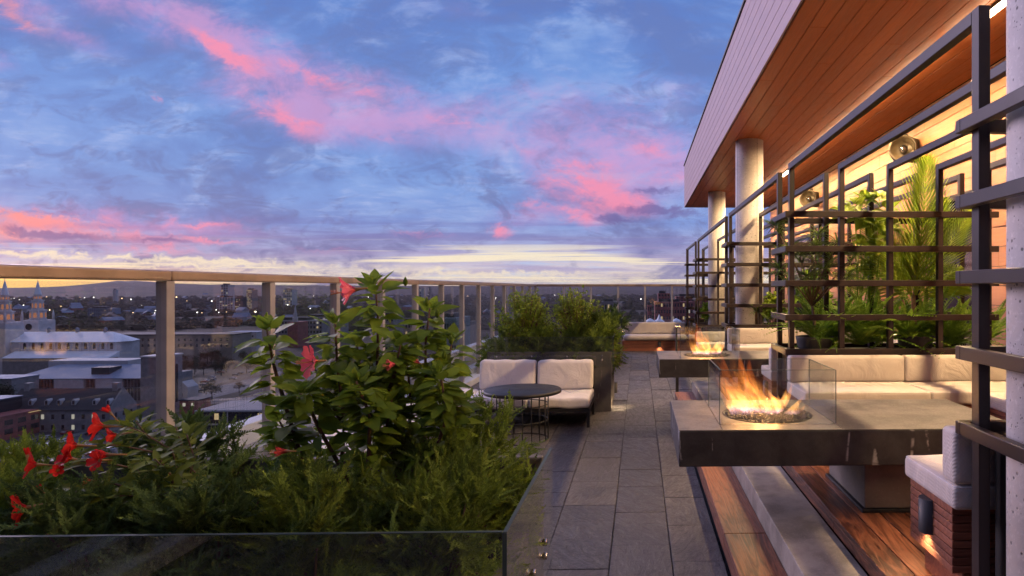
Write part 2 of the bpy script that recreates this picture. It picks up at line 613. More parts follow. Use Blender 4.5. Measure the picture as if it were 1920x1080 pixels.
def stone_mat(name, a, b, scale=4.0, rough=0.6, vein=None, bumps=0.2, pits=0.0, spk=0.0):
    m, g = new_mat(name)
    o = g.obj()
    n = g.noise(o, scale, 8, 0.62, 0.3)
    c = g.mix(g.ss(n, 0.3, 0.7), a, b)
    n2 = g.noise(o, scale * 16, 5, 0.7)
    c = g.mix(g.ss(n2, 0.5, 0.7, 0, 0.35), c, tuple(min(1, q * 1.5) for q in b))
    if vein:
        xs, ys, zs = g.sep(o)
        wob = g.mul(g.noise(o, 9.0, 4, .7), 0.16)
        vv = g.noise(g.xyz(g.add(g.mul(xs, 4.6), wob), g.mul(ys, 4.6), g.add(g.mul(zs, 0.5), wob)), 1.0, 2, 0.4)
        line = g.ss(g.m('ABSOLUTE', g.sub(vv, 0.51)), 0.015, 0.002)
        brk = g.ss(g.noise(g.xyz(g.mul(xs, 3.), g.mul(ys, 3.), g.mul(zs, 9.)), 1.0, 4, .6), 0.46, 0.58)
        c = g.mix(g.mul(g.mul(line, brk), 0.9), c, vein)
    h = g.add(n, g.mul(n2, 0.5))
    if pits:
        vo = g.node('ShaderNodeTexVoronoi'); g.put(vo.inputs['Vector'], o); vo.inputs['Scale'].default_value = 26
        pm = g.mul(g.ss(vo.outputs['Distance'], 0.22, 0.10), g.ss(g.noise(o, 5.5, 3), 0.47, 0.56))
        vo2 = g.node('ShaderNodeTexVoronoi'); g.put(vo2.inputs['Vector'], o); vo2.inputs['Scale'].default_value = 60
        pm = g.m('MAXIMUM', pm, g.mul(g.ss(vo2.outputs['Distance'], 0.25, 0.12), g.ss(g.noise(o, 9.0, 3), 0.5, 0.6)))
        c = g.mix(g.mul(pm, pits), c, tuple(q * 0.22 for q in a))
        h = g.sub(h, g.mul(pm, 3.0))
    finish(g, bsdf(g, c, g.ss(n2, 0.3, 0.7, rough * 0.8, rough * 1.2), 0, g.bump(h, bumps, 0.008)))
    return m


def fabric_mat(name, col, weave=420.0):
    m, g = new_mat(name)
    o = g.obj()
    x_, y_, z_ = g.sep(o)
    wv = g.m('SINE', g.mul(g.add(x_, g.mul(y_, 0.7)), weave))
    wv2 = g.m('SINE', g.mul(g.add(z_, g.mul(y_, 0.7)), weave))
    h = g.mul(wv, wv2)
    n = g.noise(o, 3.5, 6, 0.6)
    wr = g.noise(g.map(o, (3, 3, 2.4)), 1.6, 4, 0.55, 1.0)
    c = g.mix(g.ss(n, 0.3, 0.75), tuple(q * 0.86 for q in col), col)
    c = g.mix(g.ss(h, -1, 1, 0, 0.22), c, tuple(q * 0.7 for q in col))
    finish(g, bsdf(g, c, 0.9, 0, g.bump(g.add(g.mul(wr, 4.5), g.mul(h, 0.10)), 0.40, 0.014), 0.2, sheen=0.2))
    return m


M = {}
M['slate'] = slate_mat()
M['joint'] = simple('paver joint', (0.018, 0.016, 0.016), 0.9)
M['ipe'] = wood_mat('hardwood deck', (0.045, 0.012, 0.007), (0.30, 0.105, 0.050), 'Y', 0.40)
M['ipe_x'] = wood_mat('hardwood slats', (0.16, 0.050, 0.028), (0.36, 0.125, 0.065), 'X', 0.5, 1.0, 0.1)
M['ipe_y'] = wood_mat('hardwood slats along', (0.16, 0.050, 0.028), (0.36, 0.125, 0.065), 'Y', 0.5, 1.0, 0.1)
M['soffit'] = wood_mat('cedar soffit boards', (0.44, 0.120, 0.030), (0.66, 0.200, 0.056), 'Y', 0.42, 0.8, 0.0, 0.05, .5, 1.1)
M['siding'] = wood_mat('cedar siding boards', (0.36, 0.155, 0.064), (0.44, 0.205, 0.090), 'Y', 0.5, 0.8, 0.0, 0.05, .35, .6)
M['fascia'] = wood_mat('fascia boards', (0.46, 0.31, 0.30), (0.56, 0.38, 0.36), 'Y', 0.40, 0.8, 0.0, 0.05, .35, .6)
M['dark'] = simple('dark backing', (0.012, 0.010, 0.010), 0.8)
M['bronze'] = simple('dark bronze metal', (0.019, 0.011, 0.011), 0.40, 0.0, 0.25, 3.0, 0.03, 300, 0.32)
M['black'] = simple('black powder coated metal', (0.012, 0.012, 0.013), 0.55, 0.0, 0.2, 4.0)
M['tabletop'] = simple('black stained table top', (0.012, 0.012, 0.014), 0.5, 0.0, 0.3, 7.0, 0.05, 120)
M['step_con'] = stone_mat('cast concrete step', (0.18, 0.16, 0.135), (0.37, 0.33, 0.28), 4.0, 0.65, None, 0.15)
M['concrete'] = stone_mat('pitted column concrete', (0.50, 0.46, 0.43), (0.64, 0.60, 0.57), 2.2, 0.75, None, 0.25, 0.85)
M['fire_stone'] = stone_mat('dark veined limestone', (0.018, 0.016, 0.018), (0.044, 0.040, 0.041), 9.0, 0.62, (0.34, 0.32, 0.31), 0.35)
M['fire_top'] = stone_mat('limestone top paled as if lit', (0.055, 0.051, 0.053), (0.140, 0.125, 0.116), 5.0, 0.5, None, 0.2)  # paler than the slab: light falling on the top is painted in
M['planter_stone'] = stone_mat('dark planter stone', (0.060, 0.056, 0.056), (0.125, 0.115, 0.108), 3.0, 0.6, (0.2, 0.18, 0.17), 0.2)
M['pedestal'] = stone_mat('table pedestal stone', (0.13, 0.115, 0.10), (0.19, 0.17, 0.15), 5.0, 0.6, None, 0.15)
M['cushion'] = fabric_mat('oatmeal outdoor fabric', (0.62, 0.55, 0.49))
M['cushion_w'] = fabric_mat('pale outdoor fabric', (0.78, 0.72, 0.69))
M['glass'] = glass_mat('clear guard glass', (0.955, 0.975, 0.965))
M['glass_g'] = glass_mat('rail glass', (0.93, 0.955, 0.95), boost=1.0)
M['edge'] = simple('polished glass edge', (0.035, 0.055, 0.055), 0.5, 0, 0.1, 3, spec=0.3)
M['steel'] = simple('brushed stainless steel', (0.55, 0.53, 0.50), 0.25, 1.0, 0.1, 9)
M['rail'] = simple('champagne rail metal', (0.42, 0.30, 0.21), 0.40, 0.35, 0.12, 5, 0.02, 200)
M['post'] = simple('champagne post metal', (0.40, 0.37, 0.37), 0.5, 0.1, 0.12, 5)
M['white'] = simple('white coping metal', (0.58, 0.60, 0.68), 0.5, 0, 0.08, 2)
M['roofgrey'] = simple('grey roof membrane', (0.22, 0.21, 0.22), 0.8, 0, 0.2, 2)
M['soil'] = simple('dark soil', (0.012, 0.009, 0.007), 0.95, 0, 0.5, 30, 0.5, 60)
M['lava'] = simple('black lava rock', (0.018, 0.016, 0.016), 0.6, 0, 0.6, 30, 0.6, 90)
M['pot'] = simple('charcoal planter pot', (0.035, 0.032, 0.034), 0.6, 0, 0.2, 8)
M['speaker'] = simple('moss brown speaker shell', (0.085, 0.062, 0.035), 0.45, 0, 0.2, 8)
M['led'] = emitter('warm lamp diffuser', (1.0, 0.78, 0.50), 14.0)
M['lens'] = emitter('warm lamp lens', (1.0, 0.80, 0.52), 12.0)

DECK = 0.39

# ---------------------------------------------------------------- floor, steps, deck
mb = MB()
mb.box(-3.0, 0.535, -8.0, 18.4, -0.06, -0.012)
mb.box(0.535, 3.6, 9.42, 18.4, -0.06, -0.012)
o = mb.build('terrace_base', M['joint']); tag(o, kind='structure')
mb = MB()
cols = [-3.0]
edges = [-2.62, -2.24, -1.83, -1.41, -1.0, -0.59, -0.18, 0.205, 0.53]
for e in edges: cols.append(e)
ccols = [(cols[i], cols[i + 1], -8.0, 18.38) for i in range(len(cols) - 1)]
xx = 0.53
while xx < 3.45:
    ccols.append((xx, xx + 0.4, 9.42, 18.38)); xx += 0.4
for ci, (xa, xb, ya_, yb_) in enumerate(ccols):
    yy = ya_ + rnd.uniform(-0.4, 0)
    while yy < yb_:
        L = rnd.choice([0.34, 0.5, 0.6, 0.62, 0.78])
        dz = rnd.uniform(-0.002, 0.002); tl = rnd.uniform(-0.0025, 0.0025); tk = rnd.uniform(-0.002, 0.002)
        y0, y1 = max(yy, ya_), min(yy + L, yb_)
        if y1 - y0 > 0.05:
            def warp(p, xa=xa, y0=y0, dz=dz, tl=tl, tk=tk):
                if p[2] > -0.02: p[2] += dz + tl * (p[1] - y0) * 2 + tk * (p[0] - xa) * 3
                return p
            mb.rbox(xa + 0.0025, xb - 0.0025, y0 + 0.0025, y1 - 0.0025, -0.03, 0.0, 0.005, 1, 0, warp)
        yy += L
o = mb.build('terrace_floor', M['slate']); tag(o, kind='structure')

# wooden step, concrete step, deck platform
mb = MB()
yy = -8.0
for L in (2.0, 2.0, 2.0, 1.05, 1.9, 1.45, 1.55, 1.62, 1.7, 2.3):
    y1 = min(yy + L, 9.35)
    mb.rbox(0.535, 0.80, yy + 0.002, y1 - 0.002, 0.03, 0.155, 0.006, 2)
    yy = y1
o = mb.build('wooden_step', M['ipe']); tag(o, kind='structure')
mb = MB()
mb.box(0.56, 0.80, -8, 9.33, 0.0, 0.029)
o = mb.build('step_plinth', M['dark']); tag(o, kind='structure')
mb = MB()
mb.rbox(0.802, 1.118, -8, 9.5, 0.0, 0.298, 0.008, 2)
o = mb.build('concrete_step', M['step_con']); tag(o, kind='structure')
mb = MB()
xx = 1.12
k_ = 0
while xx < 3.46:
    wdt = 0.138
    yy = -8.0 - (k_ * 0.53) % 1.7
    while yy < 9.42:
        L = rnd.uniform(1.6, 2.6)
        a_, b_ = max(yy, -8), min(yy + L, 9.42)
        if b_ - a_ > .1: mb.rbox(xx, xx + wdt, a_ + .0015, b_ - .0015, DECK - 0.03, DECK + rnd.uniform(-.001, .001), 0.004, 1)
        yy += L
    xx += wdt + 0.005; k_ += 1
yy = -8.0
for L in (2., 2., 2., 1.7, 2.1, 1.8, 2.2, 2.0, 2.0):     # upright front board of the platform
    y1 = min(yy + L, 9.42)
    mb.rbox(1.122, 1.145, yy + .001, y1 - .001, 0.30, DECK - 0.032, 0.003, 1)
    yy = y1
o = mb.build('wooden_deck', M['ipe']); tag(o, kind='structure')
mb = MB(); mb.box(1.15, 3.48, -8, 9.41, 0.0, DECK - 0.034)
o = mb.build('deck_base', M['dark']); tag(o, kind='structure')

# ---------------------------------------------------------------- the building with its deep canopy
bld = empty('roof_canopy_building', (3.5, 8, 0), label='cedar clad rooftop building with deep wooden canopy over the lounge', cat='building')
ZS = 3.90
XF, XW = 1.24, 3.48
mb = MB()
nb = 14
wb = (XW - XF - 0.03) / nb
for i in range(nb):
    xa = XF + 0.03 + i * wb
    yy = -8.0 - (i * 1.37) % 3.6
    while yy < 17.15:
        L = 3.66
        a_, b_ = max(yy, -8), min(yy + L, 17.15)
        if b_ - a_ > .05: mb.rbox(xa + .003, xa + wb - .003, a_ + .001, b_ - .001, ZS, ZS + 0.02, 0.004, 1)
        yy += L
soff = mb.build('soffit', M['soffit'], bld)
mb = MB()
nb = 8
hb = 1.13 / nb
for i in range(nb):
    za = ZS + i * hb
    yy = -8.0 - (i * 1.91) % 3.6
    while yy < 17.2:
        L = 3.66
        a_, b_ = max(yy, -8), min(yy + L, 17.2)
        if b_ - a_ > .05: mb.rbox(XF, XF + .02, a_ + .001, b_ - .001, za + .0025, za + hb - .0025, 0.003, 1)
        yy += L
    mb.rbox(XF + 0.02, XW, 17.18, 17.2, za + .002, za + hb - .002, 0.003, 1)
mb.build('fascia', M['fascia'], bld)
mb = MB(); mb.box(XF + 0.021, 6, -8, 17.17, ZS + 0.021, ZS + 1.12)
mb.build('canopy_core', M['dark'], bld)
mb = MB(); mb.rbox(XF - 0.02, 6, -8, 17.24, ZS + 1.135, ZS + 1.175, 0.006, 1)
mb.build('roof_edge', M['black'], bld)
mb = MB()
zz = 0.39
i = 0
while zz < ZS - 0.01:
    z1 = min(zz + 0.19, ZS - 0.004)
    yy = -8.0 - (i * 1.43) % 3.6
    while yy < 16.6:
        a_, b_ = max(yy, -8), min(yy + 3.66, 16.6)
        if b_ - a_ > .05: mb.rbox(XW, XW + .025, a_ + .001, b_ - .001, zz + .003, z1 - .003, 0.004, 1)
        yy += 3.66
    zz = z1; i += 1
mb.build('wall', M['siding'], bld)
mb = MB(); mb.box(XW + .026, 6, -8, 16.58, 0, ZS + .01)
mb.build('wall_core', M['dark'], bld)
M['winglass'] = simple('dark window glass', (0.05, 0.035, 0.05), 0.08, 0, 0.1, 2, spec=0.8)
for (ya_, yb_, za, zb) in ((6.3, 7.35, 0.5, 2.72), (11.6, 14.2, 0.5, 2.80)):
    mb = MB()
    for (a, b, c, d_) in ((ya_, yb_, zb - .07, zb), (ya_, ya_ + .06, za, zb - .07), (yb_ - .06, yb_, za, zb - .07), (ya_ + .06, yb_ - .06, za, za + .07)):
        mb.rbox(XW - .05, XW - .002, a, b, c, d_, 0.004, 1)
    f_ = mb.build('window', M['bronze'], bld)
    mb = MB(); mb.box(XW - .03, XW - .003, ya_ + .06, yb_ - .06, za + .07, zb - .07)
    mb.build('pane', M['winglass'], f_)
# storeys below the terrace
tw = empty('tower_storeys', (0, 5, -20), label='concrete storeys of the tower carrying the terrace', cat='building')
mb = MB(); mb.box(-3.6, 14, -12, 18.6, -58, -0.065); mb.build('tower_wall', M['roofgrey'], tw)

# columns
for (cx_, cy_, r_, lab) in ((1.535, 2.2, 0.2, 'pale pitted concrete column cut off by the right edge of the photo'),
                            (1.655, 9.4, 0.207, 'thicker looking round concrete column standing inside the second trellis'),
                            (1.79, 14.45, 0.197, 'farthest round concrete column near the outer corner of the canopy')):
    mb = MB(); mb.lathe([(r_, 0.0), (r_, ZS - 0.001)], cx_, cy_, 48)
    o = mb.build('concrete_column', M['concrete'])
    mb = MB()
    for a_ in (R(203), R(293)):
        u_ = Vector((math.cos(a_), math.sin(a_), 0)); s__ = Vector((-u_.y, u_.x, 0)) * .002; q_ = Vector((cx_, cy_, 0.001)) + u_ * (r_ - .0015)
        mb.poly_extrude([q_ - s__, q_ + s__, q_ + s__ + u_ * .0025, q_ - s__ + u_ * .0025], (0, 0, ZS - .003))
    mb.build('form_seam', M['planter_stone'], o)
    tag(o, lab, 'column', 'round concrete columns under the canopy')

# lamps on the soffit; the unseen first one is added to brighten the planting
for k_, lab in enumerate(('added unseen linear soffit lamp above and behind the camera', 'linear soffit lamp nearest the camera, just out of the photo', 'bright linear lamp on the soffit beside the cut-off concrete column',
                          'linear soffit lamp hidden behind the long top rail of the nearest bay', 'linear soffit lamp above the palm, behind the top rail', 'small bright linear lamp seen in the gap left of the farther wall speaker',
                          'linear soffit lamp over the third bay', 'linear soffit lamp nearest the outer end of the canopy')):
    yy = 0.30 + 2.15 * k_
    e_ = empty('soffit_lamp', (2.76, yy, ZS - 0.05), label=lab, cat='lamp', group='linear lamps under the canopy')
    mb = MB(); mb.rbox(2.735, 2.785, yy - 1.0, yy + 1.0, ZS - .03, ZS - .001, .004, 1); mb.build('housing', M['black'], e_)
    mb = MB(); mb.rbox(2.735, 2.785, yy - .99, yy + .99, ZS - .062, ZS - .031, .006, 1); mb.build('diffuser', M['led'], e_)
    ld = bpy.data.lights.new('soffit_light', 'AREA'); ld.shape = 'RECTANGLE'; ld.size = 0.05; ld.size_y = 1.96
    ld.energy = 115 if k_ < 2 else 145; ld.color = (1.0, 0.66, 0.33); ld.spread = R(175)
    lo = bpy.data.objects.new('soffit_light', ld); COL.objects.link(lo); lo.location = (2.76, yy, ZS - .066)

# wall speakers
def speaker(yc, zc, lab):
    e_ = empty('wall_speaker', (XW - .02, yc, zc), label=lab, cat='speaker', group='round speakers on the cedar wall')
    prof = [(0.0, .0), (.10, .01), (.155, .06), (.175, .14), (.165, .22), (.15, .235), (.135, .20), (.10, .15), (.06, .13), (.0, .125)]
    def turned(mbx, pf, n=28, cx=0., cz=0., ry=0.):
        i0 = len(mbx.v)
        mbx.lathe(pf, 0, 0, n, True, False)
        rot = Matrix.Rotation(ry, 3, 'Z') @ Matrix.Rotation(R(-90), 3, 'Y') @ Matrix.Rotation(0, 3, 'Z')
        for j in range(i0, len(mbx.v)):
            q = rot @ Vector(mbx.v[j])
            mbx.v[j] = tuple(q + Vector((XW - .12 + cx, yc, zc + cz)))
    mb = MB(); turned(mb, prof, ry=R(58)); mb.build('speaker_shell', M['speaker'], e_)
    mb = MB(); turned(mb, [(0., .20), (.035, .19), (.05, .165), (.052, .13)], 18, ry=R(58)); mb.build('speaker_cone', M['steel'], e_)
    mb = MB(); turned(mb, [(0.0, -.005), (.12, .0), (.15, .05), (.155, .11), (.13, .16), (0., .17)], 24, ry=R(150)); mb.build('rear_shell', M['speaker'], e_)
    mb = MB(); mb.rbox(XW - .10, XW - .001, yc - .05, yc + .05, zc - .06, zc + .06, .01, 1); mb.rbox(XW - .14, XW - .09, yc - .02, yc + .02, zc - .02, zc + .22, .008, 1)
    mb.build('bracket', M['black'], e_)
speaker(7.85, EYE + 1.72, 'brown round speaker high on the cedar wall above the palm')
speaker(12.2, EYE + 1.72, 'brown round speaker on the cedar wall seen over the left end of the trellis')

# ---------------------------------------------------------------- trellises
BZ = [EYE + z_ for z_ in (0.64, 0.34, 0.042, -0.256, -0.553)]
XC = [1.33, 1.77, 2.20, 2.64, 3.07]
ZT = EYE + 1.09


def trellis(yf, yr, nxt, lab, cols=XC, levels=BZ, foot=DECK, skip=()):
    e_ = empty('trellis', (1.3, yf, foot), label=lab, cat='trellis', group='dark bronze trellises between the lounge bays')
    pw, pd = .0225, .0275
    for ci, xc in enumerate(cols):
        for yy in (yf + .045, yr - .045):
            if (ci, yy > (yf + yr) / 2) in skip: continue
            mb = MB(); mb.rbox(xc - pw, xc + pw, yy - pd, yy + pd, foot, ZT, .003, 1)
            mb.build('post', M['bronze'], e_)
        if nxt is not None:
            mb = MB(); mb.rbox(xc - pw, xc + pw, yr - .045 + pd + .001, nxt + .045 - pd - .001, ZT - .055, ZT - .0015, .003, 1)
            mb.build('top_rail', M['bronze'], e_)
    for zb in levels:
        x0, x1 = 1.262, cols[-1] + .065
        mb = MB(); mb.rbox(x0, x1, yf - .022, yf + .016, zb - .026, zb + .026, .003, 1); mb.build('front_bar', M['bronze'], e_)
        mb = MB(); mb.rbox(x0, x1, yr - .016, yr + .022, zb - .026, zb + .026, .003, 1); mb.build('rear_bar', M['bronze'], e_)
        mb = MB(); mb.rbox(x0, x0 + .038, yf + .0165, yr - .0165, zb - .026, zb + .026, .003, 1); mb.build('side_bar', M['bronze'], e_)
    mb = MB(); mb.rbox(1.302, cols[-1] + .06, yf + .019, yr - .019, levels[-1] - .03, levels[-1] - .012, .002, 1); mb.build('shelf', M['bronze'], e_)
    mb = MB(); mb.rbox(1.40, cols[-1] + .06, yf + .02, yr - .02, foot, levels[-1] - .031, .002, 1); mb.build('back_panel', M['dark'], e_)
    return e_


trellis(1.95, 2.46, 5.42, 'nearest dark bronze trellis crossing in front of the cut-off concrete column')
trellis(5.42, 5.97, 9.08, 'middle trellis holding the palm and ferns behind the nearest fire table')
trellis(9.08, 9.60, 14.0, 'trellis around the thicker looking concrete column')
trellis(14.0, 14.75, 17.1, 'slim looking trellis around the farthest concrete column', foot=0.0, levels=BZ + [EYE - .85])
trellis(17.1, 17.5, None, 'farthest and smallest looking trellis at the end of the terrace', cols=XC[:3], foot=0.0, levels=BZ + [EYE - .85])
# ---------------------------------------------------------------- lounge seating
def sag(cx, cy, hx, hy, z1, amt, seed, axis=2):
    def f(p):
        u, v = (p[0] - cx) / hx, (p[1] - cy) / hy
        bul = max(0, 1 - u * u) ** .5 * max(0, 1 - v * v) ** .5
        if p[2] > z1 - .03: p[2] += amt * bul + 0.003 * math.sin(9 * p[0] + seed) * math.sin(11 * p[1] + seed)
        return p
    return f


def sconce(parent, x, y, z, face, energy=2.2, name='wall_light'):
    """shielded lamp on a bench or planter end; face = -1 looks to -X, 'y' looks to -Y"""
    mb = MB()
    n = 10
    rad, hw, hz = .045, .045, .075
    prof = []
    for i in range(n + 1):
        a = math.pi * i / n
        prof.append((-math.cos(a) * hw, -math.sin(a) * rad * .9))
    def T(u, v, zz):
        if face == 'y': return (x + u, y + v, zz)
        if face == 'x+': return (x - v, y + u, zz)
        return (x + v, y + u, zz)
    i0 = mb.addv([T(u, v, z - hz) for u, v in prof] + [T(u, v, z + hz) for u, v in prof])
    for i in range(n): mb.face([i0 + i, i0 + i + 1, i0 + n + 2 + i, i0 + n + 1 + i], True)
    mb.face([i0 + n + 1 + i for i in range(n + 1)])
    o = mb.build(name, M['pot'], parent)
    mb = MB()
    i0 = mb.addv([T(u * .85, v * .85, z - hz * .62) for u, v in prof] )
    mb.face([i0 + i for i in range(n + 1)])
    mb.build('lens', M['lens'], o)
    ld = bpy.data.lights.new('sconce_light', 'SPOT'); ld.energy = energy * 2.4; ld.color = (1, .72, .40); ld.spot_size = R(125); ld.spot_blend = .7; ld.shadow_soft_size = .02
    lo = bpy.data.objects.new('sconce_light', ld); COL.objects.link(lo)
    q = T(0, -.03, z - hz - .004); lo.location = q
    return o


def piping(cushion, x0, x1, y0, y1, z, r=.022):
    i = r * .28; c = r * .9
    pts = []
    for (cx, cy, a0) in ((x1 - i - c, y1 - i - c, 0), (x0 + i + c, y1 - i - c, 90), (x0 + i + c, y0 + i + c, 180), (x1 - i - c, y0 + i + c, 270)):
        for q in range(5):
            a = R(a0 + q * 22.5); pts.append((cx + c * math.cos(a), cy + c * math.sin(a), z - i))
    pts.append(pts[0])
    mb = MB(); mb.tube(pts, .0038, 6, False)
    mb.build('piping', M['cushion_w'], cushion)


def slats(mb, x0, x1, y0, y1, z0, z1, n):
    h = (z1 - z0) / n
    for i in range(n): mb.rbox(x0, x1, y0, y1, z0 + i * h + .0025, z0 + (i + 1) * h - .0025, .002, 1)
    mb.box(x0 + .010, x1 - .010, y0 + .010, y1 - .010, z0, z1 - .003)


def bench(yn0, yn1, yf0, yf1, lab, near=True, foot=DECK, xl=1.27):
    """U of cushioned benches: near arm (back at yn0), far arm (back at yf1), side along the wall"""
    e_ = empty('lounge_bench', (2.2, (yn0 + yf1) / 2, foot), label=lab, cat='bench', group='U shaped lounge benches with pale cushions')
    st = foot + .51; sb = st - .10; bt = foot + .735
    XR0, XR1 = 2.62, 3.24
    arms = []
    if near: arms.append((yn0, yn1, +1))
    arms.append((yf0, yf1, -1))
    for (ya_, yb_, sg) in arms:
        mb = MB()
        slats(mb, xl + .02, XR1, ya_ + (.0 if sg < 0 else .03) + .03, yb_ - .03, foot + .13, sb - .002, 8)
        mb.build('slatted_base', M['ipe_x'], e_)
        mb = MB(); mb.rbox(xl + .07, XR1, ya_ + .07, yb_ - .07, foot, foot + .128, .004, 1); mb.build('toe_kick', M['ipe_x'], e_)
        yb0, yb1 = (ya_, ya_ + .12) if sg > 0 else (yb_ - .12, yb_)
        ys0, ys1 = (ya_ + .0, yb_) if sg > 0 else (ya_, yb_)
        xs = [(xl, xl + .98), (xl + .985, XR1)]
        for i, (xa, xb) in enumerate(xs):
            fa = sag((xa + xb) / 2, (ys0 + ys1) / 2, (xb - xa) / 2, (ys1 - ys0) / 2, st, .012, i)
            mb = MB(); mb.rbox(xa, xb, ys0, ys1, sb, st, .022, 3, 5, fa); cu_ = mb.build('seat_cushion', M['cushion'], e_); piping(cu_, xa, xb, ys0, ys1, st)
            def bl(p, xa=xa, xb=xb, yb0=yb0, yb1=yb1, sg=sg):
                u = (p[0] - (xa + xb) / 2) / ((xb - xa) / 2); v = (p[2] - (st + bt) / 2) / ((bt - st) / 2)
                b = max(0, 1 - u * u) ** .5 * max(0, 1 - v * v) ** .5
                if sg > 0 and p[1] > yb1 - .03: p[1] += .012 * b
                if sg < 0 and p[1] < yb0 + .03: p[1] -= .012 * b + .002 * math.sin(7 * p[0])
                return p
            mb = MB(); mb.rbox(xa, xb, yb0 + .001, yb1 - .001, st + .002, bt, .024, 3, 5, bl); mb.build('back_cushion', M['cushion'], e_)
        ysc = (ya_ + yb_) / 2 + (.03 if sg > 0 else -.03)
        sconce(e_, xl + .02, ysc, foot + .30, -1)
    ya_, yb_ = (yn1 if near else yf0 - 1.6), yf0
    mb = MB(); slats(mb, XR0 + .02, XR1, ya_, yb_, foot + .13, sb - .002, 8); mb.build('slatted_base', M['ipe_y'], e_)
    ym = (ya_ + yb_) / 2
    for i, (a, b) in enumerate(((ya_ + .003, ym - .003), (ym + .003, yb_ - .003))):
        fa = sag((XR0 + XR1) / 2, (a + b) / 2, .31, (b - a) / 2, st, .012, i + 3)
        mb = MB(); mb.rbox(XR0, XR1, a, b, sb, st, .022, 3, 5, fa); cu_ = mb.build('seat_cushion', M['cushion'], e_); piping(cu_, XR0, XR1, a, b, st)
        mb = MB(); mb.rbox(XR1 - .12, XR1, a, b, st + .006, bt, .024, 3, 3); mb.build('back_cushion', M['cushion'], e_)
    return e_


bench(2.50, 2.99, 4.78, 5.385, 'lounge bench round the nearest fire table, below the palm trellis')
bench(6.03, 6.53, 8.44, 9.045, 'lounge bench round the farther fire table, before the round concrete column')
bench(10.6, 11.2, 13.35, 13.965, 'lounge bench in the third bay behind the farther flames', near=False, foot=0.0)

# far end bench with rounded seat cushion
fb = empty('end_bench', (.6, 17.2, 0), label='long low bench with bolster seat across the far end of the walkway', cat='bench')
mb = MB(); slats(mb, -.45, 3.2, 16.95, 17.6, .0, .285, 4); mb.build('slatted_base', M['ipe_x'], fb)
for (a, b) in ((-.42, 1.30), (1.305, 3.2)):
    mb = MB(); mb.rbox(a, b, 16.86, 17.5, .29, .43, .065, 4, 4); mb.build('seat_cushion', M['cushion'], fb)
    mb = MB(); mb.rbox(a, b, 17.46, 17.62, .42, .75, .05, 4, 3); mb.build('back_cushion', M['cushion'], fb)
sconce(fb, .55, 16.95, .19, 'y', 2.0)

